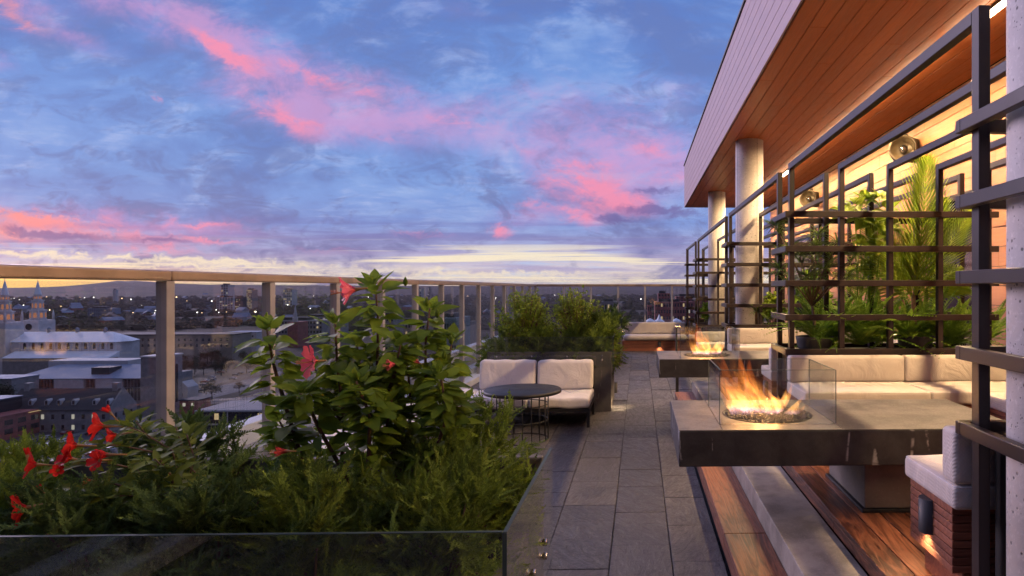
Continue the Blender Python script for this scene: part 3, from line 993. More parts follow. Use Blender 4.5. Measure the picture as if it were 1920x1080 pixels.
# ---------------------------------------------------------------- fire tables
def fire_table(yf, lab, seed):
    x0, x1, yb = .222, 2.19, yf + .94
    zt, zb = EYE - .793, EYE - .998
    e_ = empty('fire_table', (1.2, (yf + yb) / 2, DECK), label=lab, cat='fire table', group='stone fire tables with glass guards')
    xc, yc = .805, yf + .44
    mb = MB()
    mb.rbox(x0, x1, yf, yb, zb, zt - .004, .008, 2)
    mb.build('slab', M['fire_stone'], e_)
    gx0, gx1, gy0, gy1 = .468, 1.146, yf + .135, yf + .715
    # top facing laid in four pieces round the burner, coloured paler as if lit
    def ring_piece(px):
        mb = MB(); mb.prism(px, zt - .0035, zt + .0); return mb
    mb = MB()
    mb.rbox(x0, gx0 - .003, yf + .001, yb - .001, zt - .0035, zt, .002, 1)
    mb.rbox(gx1 + .003, x1, yf + .001, yb - .001, zt - .0035, zt, .002, 1)
    mb.rbox(gx0, gx1, yf + .001, gy0 - .003, zt - .0035, zt, .002, 1)
    mb.rbox(gx0, gx1, gy1 + .003, yb - .001, zt - .0035, zt, .002, 1)
    n = 48
    outer = []
    i0 = None
    for i in range(n):
        a = 2 * math.pi * i / n
        ca, sa = math.cos(a), math.sin(a)
        t = min((gx1 - xc) / ca if ca > 1e-6 else 9, (gx0 - xc) / ca if ca < -1e-6 else 9, (gy1 - yc) / sa if sa > 1e-6 else 9, (gy0 - yc) / sa if sa < -1e-6 else 9)
        outer.append((xc + ca * t, yc + sa * t, zt))
    inner = [(xc + .275 * math.cos(2 * math.pi * i / n), yc + .275 * math.sin(2 * math.pi * i / n), zt) for i in range(n)]
    i0 = mb.addv(outer + inner)
    for i in range(n): mb.face([i0 + i, i0 + (i + 1) % n, i0 + n + (i + 1) % n, i0 + n + i])
    mb.build('top_facing', M['fire_top'], e_)
    # burner bowl with lava rock
    mb = MB(); mb.lathe([(.275, zt + .002), (.279, zt + .004), (.270, zt + .002), (.266, zt - .003), (.262, zt - .0032)], xc, yc, 48, True, False)
    i0 = mb.addv([(xc + .266 * math.cos(2 * math.pi * i / 48), yc + .266 * math.sin(2 * math.pi * i / 48), zt - .003) for i in range(48)]); mb.face([i0 + i for i in range(48)])
    bowl = mb.build('burner_bowl', M['black'], e_)
    rr = random.Random(seed)
    mb = MB()
    for i in range(620):
        a = rr.uniform(0, 6.283); q = .252 * math.sqrt(rr.random()); s_ = rr.uniform(.006, .013)
        c = Vector((xc + q * math.cos(a), yc + q * math.sin(a), zt + s_ * .4 + (1 - q / .252) * .006))
        ax = [Vector([rr.gauss(0, 1) for _ in range(3)]).normalized() for _ in range(6)]
        i0 = mb.addv([c + Vector((s_ * rr.uniform(.7, 1.3), 0, 0)), c - Vector((s_ * rr.uniform(.7, 1.3), 0, 0)), c + Vector((0, s_ * rr.uniform(.7, 1.3), s_ * .2)), c - Vector((0, s_ * rr.uniform(.7, 1.3), 0)), c + Vector((s_ * .2, 0, s_ * rr.uniform(.6, 1.1))), c - Vector((0, 0, s_ * .6))])
        for (p, q2, t) in ((0, 2, 4), (2, 1, 4), (1, 3, 4), (3, 0, 4), (2, 0, 5), (1, 2, 5), (3, 1, 5), (0, 3, 5)): mb.face([i0 + p, i0 + q2, i0 + t])
    o = mb.build('lava_rock', M['lava'], bowl); o['kind'] = 'stuff'
    # pedestal
    mb = MB(); mb.rbox(1.32, 2.02, yf + .15, yb - .1, DECK + .02, zb - .001, .006, 1); mb.build('pedestal', M['pedestal'], e_)
    mb = MB(); mb.rbox(1.30, 2.04, yf + .13, yb - .08, DECK, DECK + .019, .003, 1); mb.build('pedestal_foot', M['black'], e_)
    # glass guard
    t, h = .010, .315
    for (a, b, c, d_) in ((gx0, gx1, gy0, gy0 + t), (gx0, gx1, gy1 - t, gy1), (gx0, gx0 + t, gy0 + t + .001, gy1 - t - .001), (gx1 - t, gx1, gy0 + t + .001, gy1 - t - .001)):
        mb = MB(); mb.box(a, b, c, d_, zt + .004, zt + h)
        p = mb.build('glass_pane', M['glass'], e_)
        long_x = (b - a) > (d_ - c)
        mb = MB()
        mb.box(a, b, c, d_, zt + h + .0005, zt + h + .0025)
        if long_x:
            mb.box(a - .0025, a - .0003, c, d_, zt + .004, zt + h); mb.box(b + .0003, b + .0025, c, d_, zt + .004, zt + h)
        mb.build('pane_edge', M['edge'], p)
    return xc, yc, zt


FT = [fire_table(3.5, 'nearest dark limestone fire table with big flames inside its glass box', 1),
      fire_table(7.0, 'farther limestone fire table, its flames before the end bench', 2)]


def flame_mat(name, kx, ky, z0, h):
    m, g = new_mat(name)
    o = g.obj()
    x_, y_, z_ = g.sep(o)
    t = g.div(z_, h)                                  # 0 at the rock, 1 at the tips
    wob = g.mul(g.sub(g.noise(g.xyz(g.mul(x_, 7.0), g.mul(y_, 7.0), g.mul(z_, 9.0)), 1.0, 2), 0.5), 0.10)
    xw = g.add(x_, g.add(g.mul(z_, 0.62), wob))
    n0 = g.noise(g.xyz(g.mul(xw, 8.0), g.mul(y_, 6.0), g.mul(z_, 2.2)), 1.0, 2, 0.5)
    n1 = g.noise(g.xyz(g.mul(xw, 19.0), g.mul(y_, 14.0), g.mul(z_, 4.5)), 1.0, 4, 0.6, 0.8)
    n2 = g.noise(g.xyz(g.mul(xw, 46.0), g.mul(y_, 30.0), g.mul(z_, 9.0)), 1.0, 3, 0.6, 0.6)
    nn = g.add(g.add(g.mul(n0, 0.45), g.mul(n1, 0.37)), g.mul(n2, 0.18))
    dens = g.ss(g.sub(nn, g.mul(t, 0.05)), 0.33, 0.60)
    dens = g.m('POWER', dens, 1.6)
    hot = g.add(g.mul(g.sub(1.0, t), 0.75), g.mul(g.sub(nn, 0.5), 1.6))
    col = g.ramp(hot, [(0.0, (1.0, 0.10, 0.008)), (0.35, (1.0, 0.20, 0.022)), (0.65, (1.0, 0.36, 0.065)), (0.95, (1.0, 0.55, 0.17))])
    base_ = g.ss(z_, 0.045, 0.0)
    col = g.mix(g.mul(base_, 0.75), col, (0.45, 0.35, 0.9))
    st = g.mul(dens, g.add(9.0, g.mul(g.ss(hot, 0.3, 0.9), 27.0)))
    st = g.mul(st, g.sub(1.0, g.mul(base_, 0.75)))
    e = g.node('ShaderNodeEmission')
    g.put(e.inputs[0], col); g.put(e.inputs[1], st)
    tr = g.node('ShaderNodeBsdfTransparent')
    finish(g, tr.outputs[0], e.outputs[0])
    return m


def flame(fx, fy, fz, tongues, lab, H):
    e = bpy.data.meshes.new('flame')
    mb = MB()
    for (bx, by, tx, ty, hh, r0, bend) in tongues:
        hh *= 1.12; r0 *= 1.2
        path, rad = [], []
        n = 12
        for i in range(n + 1):
            t = i / n
            p = Vector((bx + (tx - bx) * t ** 1.25 + bend * math.sin(t * 3.0) * .03, by + (ty - by) * t, .004 + hh * t))
            path.append(p); rad.append(max(.0015, r0 * (math.sin(math.pi * min(1, (t * .8 + .2))) ** .8) * (1 - t ** 2.2) + .001))
        mb.tube(path, rad, 10)
    o = mb.build('flame', flame_mat('gas flame', 0, 0, 0, H))
    o.location = (fx, fy, fz)
    rm = o.modifiers.new('union', 'REMESH'); rm.mode = 'VOXEL'; rm.voxel_size = .007
    tag(o, lab, 'flame', 'gas flames on the fire tables')
    for (ox, oy, oz) in ((-.16, .03, .22), (-.06, -.05, .12), (.04, .04, .10)):
        ld = bpy.data.lights.new('fire_light', 'POINT'); ld.energy = 5; ld.color = (1, .45, .14); ld.shadow_soft_size = 0
        lo = bpy.data.objects.new('fire_light', ld); COL.objects.link(lo); lo.location = (fx + ox, fy + oy, fz + oz)
    return o


rr = random.Random(5)
T1 = []
# the main body leans to the left, tips in a ragged fan
for (bx, tx, hh, r0) in ((-.19, -.37, .36, .030), (-.16, -.33, .42, .034), (-.12, -.25, .33, .036), (-.09, -.18, .40, .034), (-.05, -.13, .36, .038), (-.14, -.29, .27, .04), (-.02, -.10, .27, .036), (.02, -.04, .20, .034), (-.20, -.34, .22, .03)):
    for q in range(2):
        T1.append((bx + rr.uniform(-.015, .015), rr.uniform(-.08, .08), tx + rr.uniform(-.03, .03), rr.uniform(-.09, .09), hh * rr.uniform(.8, 1.02), r0, rr.uniform(-1, 1)))
for i in range(13):
    bx = rr.uniform(-.20, .08); T1.append((bx, rr.uniform(-.13, .13), bx - rr.uniform(.02, .10), rr.uniform(-.12, .12), rr.uniform(.08, .17), rr.uniform(.03, .045), rr.uniform(-1, 1)))
for (bx, tx, hh, r0) in ((.05, .11, .17, .02), (.08, .16, .21, .016), (.12, .20, .11, .014), (.10, .25, .15, .012), (.02, .05, .13, .02), (.15, .23, .07, .012)):
    T1.append((bx, rr.uniform(-.08, .05), tx, rr.uniform(-.06, .06), hh, r0, 1))
flame(FT[0][0], FT[0][1], FT[0][2], T1, 'big orange gas flames leaning left in the nearest glass box', .46)
T2 = []
for i in range(13):
    u = i / 12
    bx = -.13 + .15 * u + rr.uniform(-.02, .02)
    T2.append((bx, rr.uniform(-.08, .08), bx - .07 + rr.uniform(-.05, .06), rr.uniform(-.08, .08), (.42 - .10 * abs(u - .35)) * rr.uniform(.75, 1.05), rr.uniform(.022, .04), rr.uniform(-1, 1)))
for i in range(14):
    bx = rr.uniform(-.10, .16); T2.append((bx, rr.uniform(-.1, .1), bx + rr.uniform(-.02, .09), rr.uniform(-.1, .1), rr.uniform(.08, .19), rr.uniform(.018, .034), rr.uniform(-1, 1)))
flame(FT[1][0], FT[1][1], FT[1][2], T2, 'narrower gas flames rising above the glass of the farther fire table', .46)

# ---------------------------------------------------------------- planters with glass sides
def planter(x0, x1, y0, y1, lab, nb=4, wall_end=False):
    e_ = empty('planter', ((x0 + x1) / 2, (y0 + y1) / 2, 0), label=lab, cat='planter', group='stone planters with glass sides')
    zt = .82
    mb = MB()
    mb.rbox(x0, x1, y0, y0 + .05, 0, zt, .004, 1)
    mb.rbox(x0, x1, y1 - .05, y1, 0, 1.0 if wall_end else zt, .012, 2)
    mb.rbox(x1 - .05, x1 - .001, y0 + .051, y1 - .051, 0, zt - .001, .004, 1)
    mb.rbox(x0 + .001, x0 + .05, y0 + .051, y1 - .051, 0, zt - .001, .004, 1)
    mb.build('planter_body', M['planter_stone'], e_)
    mb = MB(); mb.box(x0 + .051, x1 - .051, y0 + .051, y1 - .051, .3, .70); mb.build('soil', M['soil'], e_)
    zg0, zg1 = .62, 1.025
    mb = MB(); mb.box(x0, x1 + .022, y0 - .034, y0 - .022, zg0, zg1); p1 = mb.build('front_glass', M['glass'], e_)
    mb = MB(); mb.box(x0, x1 + .022, y0 - .034, y0 - .022, zg1 + .0003, zg1 + .002); mb.build('glass_edge', M['edge'], p1)
    mb = MB(); mb.box(x1 + .024, x1 + .036, y0 - .034, y1, zg0 - .3 if wall_end else zg0, zg1); p2 = mb.build('side_glass', M['glass'], e_)
    mb = MB(); mb.box(x1 + .024, x1 + .036, y0 - .034, y1, zg1 + .0003, zg1 + .002); mb.box(x1 + .024, x1 + .036, y0 - .0365, y0 - .0345, zg0, zg1)
    mb.build('glass_edge', M['edge'], p2)
    def bolt(x, y, z, ax):
        mb = MB()
        i0 = len(mb.v)
        mb.lathe([(.013, 0), (.013, .014), (.011, .0155)], 0, 0, 16)
        mb.lathe([(.008, -.024), (.008, -.0005)], 0, 0, 10)
        rot = Matrix.Rotation(R(90), 3, 'X') if ax == 'y' else Matrix.Rotation(R(90), 3, 'Y')
        for j in range(len(mb.v)): mb.v[j] = tuple(rot @ Vector(mb.v[j]) + Vector((x, y, z)))
        mb.build('bolt', M['steel'], e_)
    for i in range(nb):
        xb = x0 + .14 + (x1 - x0 - .26) * i / max(1, nb - 1)
        bolt(xb, y0 - .0345, .765, 'y')
        if i == nb - 1: bolt(xb, y0 - .0345, .715, 'y')
    for yb in ((y1 - .26, y1 - .52) if wall_end else (y0 + .2, y1 - .2)):
        for zb in (.735, .682): bolt(x1 + .0365, yb, zb, 'x')
    return e_


P1 = planter(-2.95, -.40, 1.78, 2.66, 'nearest stone planter full of juniper, hibiscus and red trumpet flowers', wall_end=True)
P2 = planter(-2.08, -.385, 8.68, 9.80, 'dark stone planter behind the two pale sofas with round golden shrubs')
P3 = planter(-2.08, -.405, 13.8, 15.4, 'farthest dark planter whose end shows beside the walkway', 3)
sconce(P2, -.349, 9.0, .28, 'x+', 5.0)
# short glass screen beyond the steps
gs = empty('glass_screen', (.6, 9.3, 0), label='narrow glass screen on a dark post at the end of the steps', cat='screen')
mb = MB(); mb.rbox(.555, .60, 9.5, 9.56, 0, 1.10, .004, 1); mb.build('post', M['black'], gs)
mb = MB(); mb.box(.601, 1.25, 9.525, 9.537, .2, 1.08); mb.build('glass_pane', M['glass'], gs)
mb = MB(); mb.rbox(.545, .63, 9.49, 9.57, 1.101, 1.13, .006, 1); mb.build('clamp', M['steel'], gs)

# ---------------------------------------------------------------- sofas and wire table
def cush(mb, x0, x1, y0, y1, z0, z1, r, seed, puff=.02, ax=2):
    rs = random.Random(seed)
    ph = [rs.uniform(0, 6) for _ in range(4)]
    c = ((x0 + x1) / 2, (y0 + y1) / 2, (z0 + z1) / 2); h = ((x1 - x0) / 2, (y1 - y0) / 2, (z1 - z0) / 2)
    def f(p):
        q = [(p[i] - c[i]) / h[i] for i in range(3)]
        o_ = [i for i in range(3) if i != ax]
        b = max(0, 1 - q[o_[0]] ** 2) ** .5 * max(0, 1 - q[o_[1]] ** 2) ** .5
        p[ax] += q[ax] * puff * b
        e = .004 * math.sin(14 * p[0] + 9 * p[2] + ph[0]) + .003 * math.sin(23 * p[1] + 17 * p[0] + 21 * p[2] + ph[1])
        p[ax] += e * abs(q[ax])
        edge = max(abs(q[o_[0]]), abs(q[o_[1]]))
        p[o_[1]] += .005 * math.sin(26 * p[o_[0]] + ph[2]) * (edge > .9)
        return p
    mb.rbox(x0, x1, y0, y1, z0, z1, r, 4, 9, f)


def sofa_frame(mb, x0, x1, y0, y1, zs):
    t = .035
    for (a, b) in ((x0, y0), (x1 - t, y0), (x0, y1 - t), (x1 - t, y1 - t)): mb.rbox(a, a + t, b, b + t, 0, zs - .045, .003, 1)
    mb.rbox(x0, x1, y0, y1, zs - .044, zs - .004, .003, 1)
    for (a, b, c, d_) in ((x0 + t, x0 + 2 * t, y0 + t, y1 - t), (x1 - 2 * t, x1 - t, y0 + t, y1 - t)): mb.rbox(a + .001, b - .02, c, d_, .06, .09, .003, 1)


sf = empty('sofa', (-1.34, 8.1, 0), label='pale two seat sofa with black metal frame in front of the golden shrubs', cat='sofa', group='pale terrace sofas')
mb = MB(); sofa_frame(mb, -2.10, -.60, 7.68, 8.50, .235)
mb.build('frame', M['black'], sf)
mb = MB(); mb.rbox(-2.10, -.60, 8.50, 8.53, .24, .62, .004, 1); mb.build('back_frame', M['black'], sf)
for i, (a, b) in enumerate(((-2.10, -1.355), (-1.345, -.60))):
    mb = MB(); cush(mb, a, b, 7.66, 8.46, .237, .36, .034, 3 + i, .012); mb.build('seat_cushion', M['cushion_w'], sf)
    def tilt(x): return x
    mb = MB(); cush(mb, a + .008, b - .008, 8.30, 8.47, .365, .745, .04, 7 + i, .018, 1)
    mb.v = [(p[0], p[1] + (p[2] - .36) * .12 - .03, p[2]) for p in mb.v]
    mb.build('back_cushion', M['cushion_w'], sf)
s2 = empty('sofa', (-2.55, 6.6, 0), label='pale sofa along the glass railing, half hidden by hibiscus leaves', cat='sofa', group='pale terrace sofas')
mb = MB(); sofa_frame(mb, -2.90, -2.13, 5.2, 8.45, .235); mb.build('frame', M['black'], s2)
for i, (a, b) in enumerate(((5.22, 6.28), (6.30, 7.36), (7.38, 8.44))):
    mb = MB(); cush(mb, -2.88, -2.12, a, b, .237, .36, .045, 13 + i, .02); mb.build('seat_cushion', M['cushion_w'], s2)
mb = MB(); mb.rbox(-2.145, -2.11, 5.2, 7.62, .15, .232, .004, 1); mb.build('front_rail', M['pedestal'], s2)

wt = empty('wire_table', (-1.306, 7.1, 0), label='round black side table on a wire cage base in front of the sofa', cat='table')
mb = MB(); mb.lathe([(.0, .525), (.42, .525), (.43, .53), (.43, .558), (.422, .565), (.0, .565)], -1.306, 7.1, 64, True, False); mb.build('table_top', M['tabletop'], wt)
mb = MB()
for k_ in range(18):
    a = 2 * math.pi * k_ / 18
    mb.tube([(-1.306 + .287 * math.cos(a), 7.1 + .287 * math.sin(a), .004), (-1.306 + .287 * math.cos(a), 7.1 + .287 * math.sin(a), .524)], .0048, 6)
mb.build('wire_cage', M['black'], wt)
for zr in (.006, .225, .40, .515):
    mb = MB(); pts = [(-1.306 + .283 * math.cos(2 * math.pi * j / 40), 7.1 + .283 * math.sin(2 * math.pi * j / 40), zr) for j in range(41)]
    mb.tube(pts, .0055, 6, False); mb.build('wire_ring', M['black'], wt)

# ---------------------------------------------------------------- railings
rl = empty('glass_railing', (-3.0, 9, 0), label='long glass railing with champagne metal posts along the left side', cat='railing', group='glass railings of the terrace')
ys_ = [3 * (1.344 + .371 * k_) for k_ in range(-10, 13)]
ys_ = [y_ for y_ in ys_ if y_ < 17.6] + [18.3]
for y_ in ys_:
    mb = MB(); mb.rbox(-3.035, -2.965, y_, y_ + .07, 0, 1.744, .004, 1); mb.build('post', M['post'], rl)
seg = [ys_[i] + .035 for i in range(0, len(ys_), 2)] + [18.37]
for i in range(len(seg) - 1):
    mb = MB(); mb.rbox(-3.045, -2.955, seg[i] + .001, seg[i + 1] - .001, 1.745, 1.812, .014, 3); mb.build('handrail', M['rail'], rl)
for i in range(len(ys_) - 1):
    mb = MB(); mb.box(-3.006, -2.994, ys_[i] + .078, ys_[i + 1] - .008, .09, 1.735)
    mb.build('glass_pane', M['glass_g'], rl)
r2 = empty('glass_railing', (0, 18.3, 0), label='glass railing across the far end of the terrace behind the end bench', cat='railing', group='glass railings of the terrace')
xs_ = [-2.18 + .785 * k_ for k_ in range(8)]
for x_ in xs_:
    mb = MB(); mb.rbox(x_ - .025, x_ + .025, 18.27, 18.34, 0, 1.744, .004, 1); mb.build('post', M['post'], r2)
mb = MB(); mb.rbox(-2.954, 4.2, 18.26, 18.35, 1.745, 1.812, .014, 3); mb.build('handrail', M['rail'], r2)
xx = [-2.96] + xs_
for i in range(len(xx) - 1):
    mb = MB(); mb.box(xx[i] + .03, xx[i + 1] - .03, 18.30, 18.312, .09, 1.735); mb.build('glass_pane', M['glass_g'], r2)
# white ledges outside the glass
for (x0, x1, z0, z1, mt) in ((-3.25, -3.06, -.05, .22, 'white'), (-3.43, -3.251, -.05, .33, 'roofgrey'), (-3.60, -3.44, -.05, .50, 'white'), (-3.055, -2.9, -.05, .10, 'white')):
    mb = MB(); mb.rbox(x0, x1, -8, 18.6, z0, z1, .006, 1); o = mb.build('parapet_ledge', M[mt]); tag(o, kind='structure')
# ---------------------------------------------------------------- plants
def tri(F):
    out = []
    for f in F:
        for i in range(1, len(f) - 1): out.append((f[0], f[i], f[i + 1]))
    return np.array(out, dtype=np.int32)


def leaf_proto(L=1.0, W=0.5, fold=0.18, droop=0.18, n=6, tip=1.4, petiole=0.0, wave=0.0):
    V, F = [], []
    for i in range(n + 1):
        t = i / n
        hw = W / 2 * (math.sin(math.pi * min(1, t ** (0.72)) * 1.0) ** 0.85 if 0 < t < 1 else 0)
        hw *= 1 - 0.25 * t ** tip
        x = petiole + L * t
        z = -droop * L * t * t
        wv = wave * math.sin(t * 11) * hw
        V += [(x, -hw, z + fold * hw + wv), (x, 0, z), (x, hw, z + fold * hw - wv)]
        if i:
            a = 3 * (i - 1)
            F += [(a, a + 1, a + 4, a + 3), (a + 1, a + 2, a + 5, a + 4)]
    if petiole:
        k = len(V)
        V += [(0, -.008, 0), (0, .008, 0), (petiole, .008, 0), (petiole, -.008, 0)]
        F.append((k, k + 1, k + 2, k + 3))
    return np.array(V, float), tri(F)


def spray_proto(rs, L=0.10, n=11, bl=0.024, bw=0.0045):
    """feathery juniper spray"""
    V, F = [], []
    def blade(p, d, l, wd):
        s = np.cross(d, [0, 0, 1.0]); s /= np.linalg.norm(s) + 1e-9
        k = len(V)
        up = np.array([0, 0, 1.0])
        V.extend([p - s * wd * .35, p + s * wd * .35, p + d * l * .55 + s * wd * .5 + up * l * .06, p + d * l, p + d * l * .55 - s * wd * .5 + up * l * .06])
        F.append((k, k + 1, k + 2, k + 3, k + 4))
    bend = rs.uniform(-.25, .35); side = rs.uniform(-.3, .3)
    pts = []
    for i in range(n + 1):
        t = i / n
        pts.append(np.array([L * t, side * L * t * t, bend * L * t * t]))
    for i in range(1, n + 1):
        t = i / n
        p = pts[i]; d = pts[i] - pts[i - 1]; d /= np.linalg.norm(d)
        for sg in (-1, 1):
            if i == n and sg == 1: continue
            a = sg * rs.uniform(.5, .95) * (1 - .35 * t)
            dd = np.array([d[0] * math.cos(a) - d[1] * math.sin(a), d[0] * math.sin(a) + d[1] * math.cos(a), d[2] + rs.uniform(-.25, .45)])
            dd /= np.linalg.norm(dd)
            l = bl * (1.15 - .75 * t) * rs.uniform(.7, 1.2)
            blade(p, dd, l, bw)
            if l > bl * .55:
                for q in (.35, .62):
                    a2 = a + rs.choice((-1, 1)) * .6
                    d2 = np.array([d[0] * math.cos(a2) - d[1] * math.sin(a2), d[0] * math.sin(a2) + d[1] * math.cos(a2), d[2] + rs.uniform(-.2, .5)])
                    d2 /= np.linalg.norm(d2)
                    blade(p + dd * l * q, d2, l * .55, bw * .85)
        blade(pts[i - 1], d, L / n * 1.25, bw)
    return np.array(V, float), tri(F)


M['juniper'] = leaf_mat('juniper needles', (0.024, 0.052, 0.010), (0.245, 0.330, 0.046), 0.6, 0.22)
M['juniper_d'] = leaf_mat('bluish juniper needles', (0.020, 0.046, 0.016), (0.150, 0.225, 0.055), 0.6, 0.22)
M['hib'] = leaf_mat('hibiscus leaves', (0.040, 0.090, 0.012), (0.230, 0.320, 0.030), 0.52, 0.38)
M['hibstem'] = simple('hibiscus bark', (0.11, 0.060, 0.035), 0.7, 0, 0.3, 30, 0.3, 80)
M['mandleaf'] = leaf_mat('trumpet vine leaves', (0.035, 0.070, 0.010), (0.200, 0.235, 0.028), 0.62, 0.3)
M['spirea'] = leaf_mat('golden shrub leaves', (0.065, 0.115, 0.012), (0.310, 0.390, 0.045), 0.5, 0.3)
M['palm'] = leaf_mat('palm leaflets', (0.10, 0.19, 0.015), (0.30, 0.40, 0.035), 0.4, 0.45)
M['fern'] = leaf_mat('fern fronds', (0.050, 0.120, 0.012), (0.22, 0.36, 0.040), 0.5, 0.35)
M['drac'] = leaf_mat('narrow dark leaves', (0.035, 0.080, 0.016), (0.17, 0.26, 0.050), 0.4, 0.25)
M['broad'] = leaf_mat('broad glossy leaves', (0.09, 0.18, 0.012), (0.26, 0.36, 0.030), 0.35, 0.4)
M['trunk'] = simple('palm trunk', (0.16, 0.10, 0.055), 0.8, 0, 0.35, 20, 0.4, 60)


def petal_mat(name, a, b, rough=.5):
    m, g = new_mat(name)
    geo = g.node('ShaderNodeNewGeometry')
    n = g.noise(g.obj(), 40.0, 3)
    c = g.mix(g.add(g.mul(geo.outputs['Random Per Island'], .6), g.mul(n, .5)), a, b)
    t = g.node('ShaderNodeBsdfTranslucent'); g.put(t.inputs[0], c)
    mx = g.node('ShaderNodeMixShader'); mx.inputs[0].default_value = .4
    g.l.new(bsdf(g, c, rough, 0, None, .3), mx.inputs[1]); g.l.new(t.outputs[0], mx.inputs[2])
    finish(g, mx.outputs[0])
    return m


M['pink'] = petal_mat('pink petals', (0.80, 0.05, 0.16), (0.95, 0.20, 0.20))
M['red'] = petal_mat('red petals', (0.50, 0.010, 0.012), (0.74, 0.035, 0.022))
M['wilt'] = petal_mat('wilted petals', (0.40, 0.02, 0.02), (0.55, 0.07, 0.04))
M['stamen'] = simple('orange flower column', (0.75, 0.28, 0.10), 0.5)
M['budgreen'] = simple('green flower tube', (0.28, 0.16, 0.05), 0.5)

SPR = [spray_proto(random.Random(i)) for i in range(8)]
SPR_LO = [spray_proto(random.Random(50 + i), .11, 7, .032, .008) for i in range(5)]


def juniper(cx, cy, r, z0, z1, lab, n=520, mat='juniper', ymin=-9, seed=0, protos=SPR, sc=1.0, ymax=99, xmax=99, parentless=True, nb=46, hang=.25, grp='juniper bushes in the stone planters'):
    rs = random.Random(seed)
    e_ = empty('juniper_bush', (cx, cy, z0), label=lab, cat='shrub', group=grp)
    cl = Cloud(); wood = MB()
    per = max(4, int(n / nb))
    for b in range(nb):
        az = rs.uniform(0, 2 * math.pi); el = rs.random()
        th = math.acos(el * .98)                      # 0 up ... horizontal
        th = min(th, math.pi / 2 * 1.02)
        ln = rs.uniform(.80, 1.08)
        dx, dy, dz = math.sin(th) * math.cos(az) * r * ln, math.sin(th) * math.sin(az) * r * ln, math.cos(th) * (z1 - z0) * ln
        base = Vector((cx + rs.uniform(-.2, .2) * r, cy + rs.uniform(-.2, .2) * r, z0))
        end = Vector((cx + dx, cy + dy, z0 + .25 * (z1 - z0) + dz * .75 - hang * (z1 - z0) * (math.sin(th) ** 3)))
        mid = (base + end) / 2 + Vector((0, 0, .28 * (z1 - z0)))
        P = []
        for i in range(per + 3):
            t = i / (per + 2)
            P.append(base * (1 - t) ** 2 + mid * 2 * t * (1 - t) + end * t * t)
        if b % 3 == 0: wood.tube([P[0], P[len(P) // 3], P[len(P) * 2 // 3]], [.006, .004, .002], 5)
        for i in range(2, len(P)):
            t = i / (len(P) - 1)
            if t < .22: continue
            d = (P[i] - P[i - 1]).normalized()
            rep = 2 if t < .8 else 3
            for _ in range(rep):
                dd = (d + Vector((rs.gauss(0, .5), rs.gauss(0, .5), rs.gauss(0.10, .40)))).normalized()
                pos = P[i] + Vector((rs.gauss(0, .014), rs.gauss(0, .014), rs.gauss(0, .012)))
                s_ = sc * rs.uniform(.6, 1.1)
                if pos.y + dd.y * .09 * s_ < ymin: 
                    dd.y = abs(dd.y) * .2; dd.normalize(); pos.y = max(pos.y, ymin + .004)
                pos.y = min(pos.y, ymax)
                if pos.x + dd.x * .10 * s_ > xmax: pos.x = min(pos.x, xmax - .03); dd.x = -abs(dd.x) * .3; dd.normalize()
                cl.put(rs.choice(protos), pos, dd, (rs.gauss(0, .5), rs.gauss(0, .5), 1), s_)
    cl.build('foliage', M[mat], e_)
    wood.build('branch', M['hibstem'], e_)
    return e_


JY = 1.775
PX1 = -.405
JL = [(-.66, 2.36, .34, .72, 1.20, 900, 'juniper', 'tallest and brightest juniper clump at the near corner of the walkway'),
      (-.60, 1.99, .30, .74, 1.07, 760, 'juniper', 'juniper clump in the inner corner of the front glass'),
      (-.98, 1.96, .34, .72, 1.07, 820, 'juniper', 'juniper below the hibiscus stems behind the front glass'),
      (-1.33, 1.98, .33, .72, 1.07, 800, 'juniper_d', 'dark juniper left of the hibiscus behind the front glass'),
      (-1.68, 2.02, .33, .72, 1.05, 780, 'juniper_d', 'bluish juniper under the right end of the red trumpet flowers'),
      (-2.06, 2.06, .34, .70, 1.02, 760, 'juniper', 'juniper under the lowest red trumpet flower'),
      (-2.46, 2.14, .36, .70, 1.02, 600, 'juniper_d', 'juniper at the left edge of the photo behind the glass'),
      (-1.76, 2.42, .30, .72, 1.13, 700, 'juniper_d', 'dark juniper rising between the red flowers and the hibiscus'),
      (-1.20, 2.40, .32, .72, 1.03, 560, 'juniper', 'juniper at the back of the planter behind the hibiscus stems'),
      (-2.30, 2.46, .34, .72, 1.03, 560, 'juniper', 'juniper at the back of the planter behind the red trumpet flowers'),
      (-2.76, 2.40, .26, .72, 1.06, 420, 'juniper', 'juniper against the railing at the far left of the planter')]
for i, (a, b, r_, z0, z1, n, mt, lab) in enumerate(JL):
    juniper(a, b, r_ * 1.06, z0, z1 + (.07 if b < 2.2 else .05), lab, int(n * 1.15), mt, JY, 100 + i, xmax=-.39 if i > 1 else -.355, ymax=2.64, nb=58, hang=.75 if b < 2.1 else .25)


# ---- hibiscus
HL = [leaf_proto(1, .56, .22, .22, 7, 1.4, .22, .05), leaf_proto(1, .50, .35, .35, 7, 1.2, .25, .08), leaf_proto(1, .62, .12, .08, 7, 1.5, .2, .05)]


def stem_path(pts): return [at(*p) for p in pts]


def interp(P, t):
    f = t * (len(P) - 1); i = min(int(f), len(P) - 2); return P[i].lerp(P[i + 1], f - i), (P[i + 1] - P[i]).normalized()


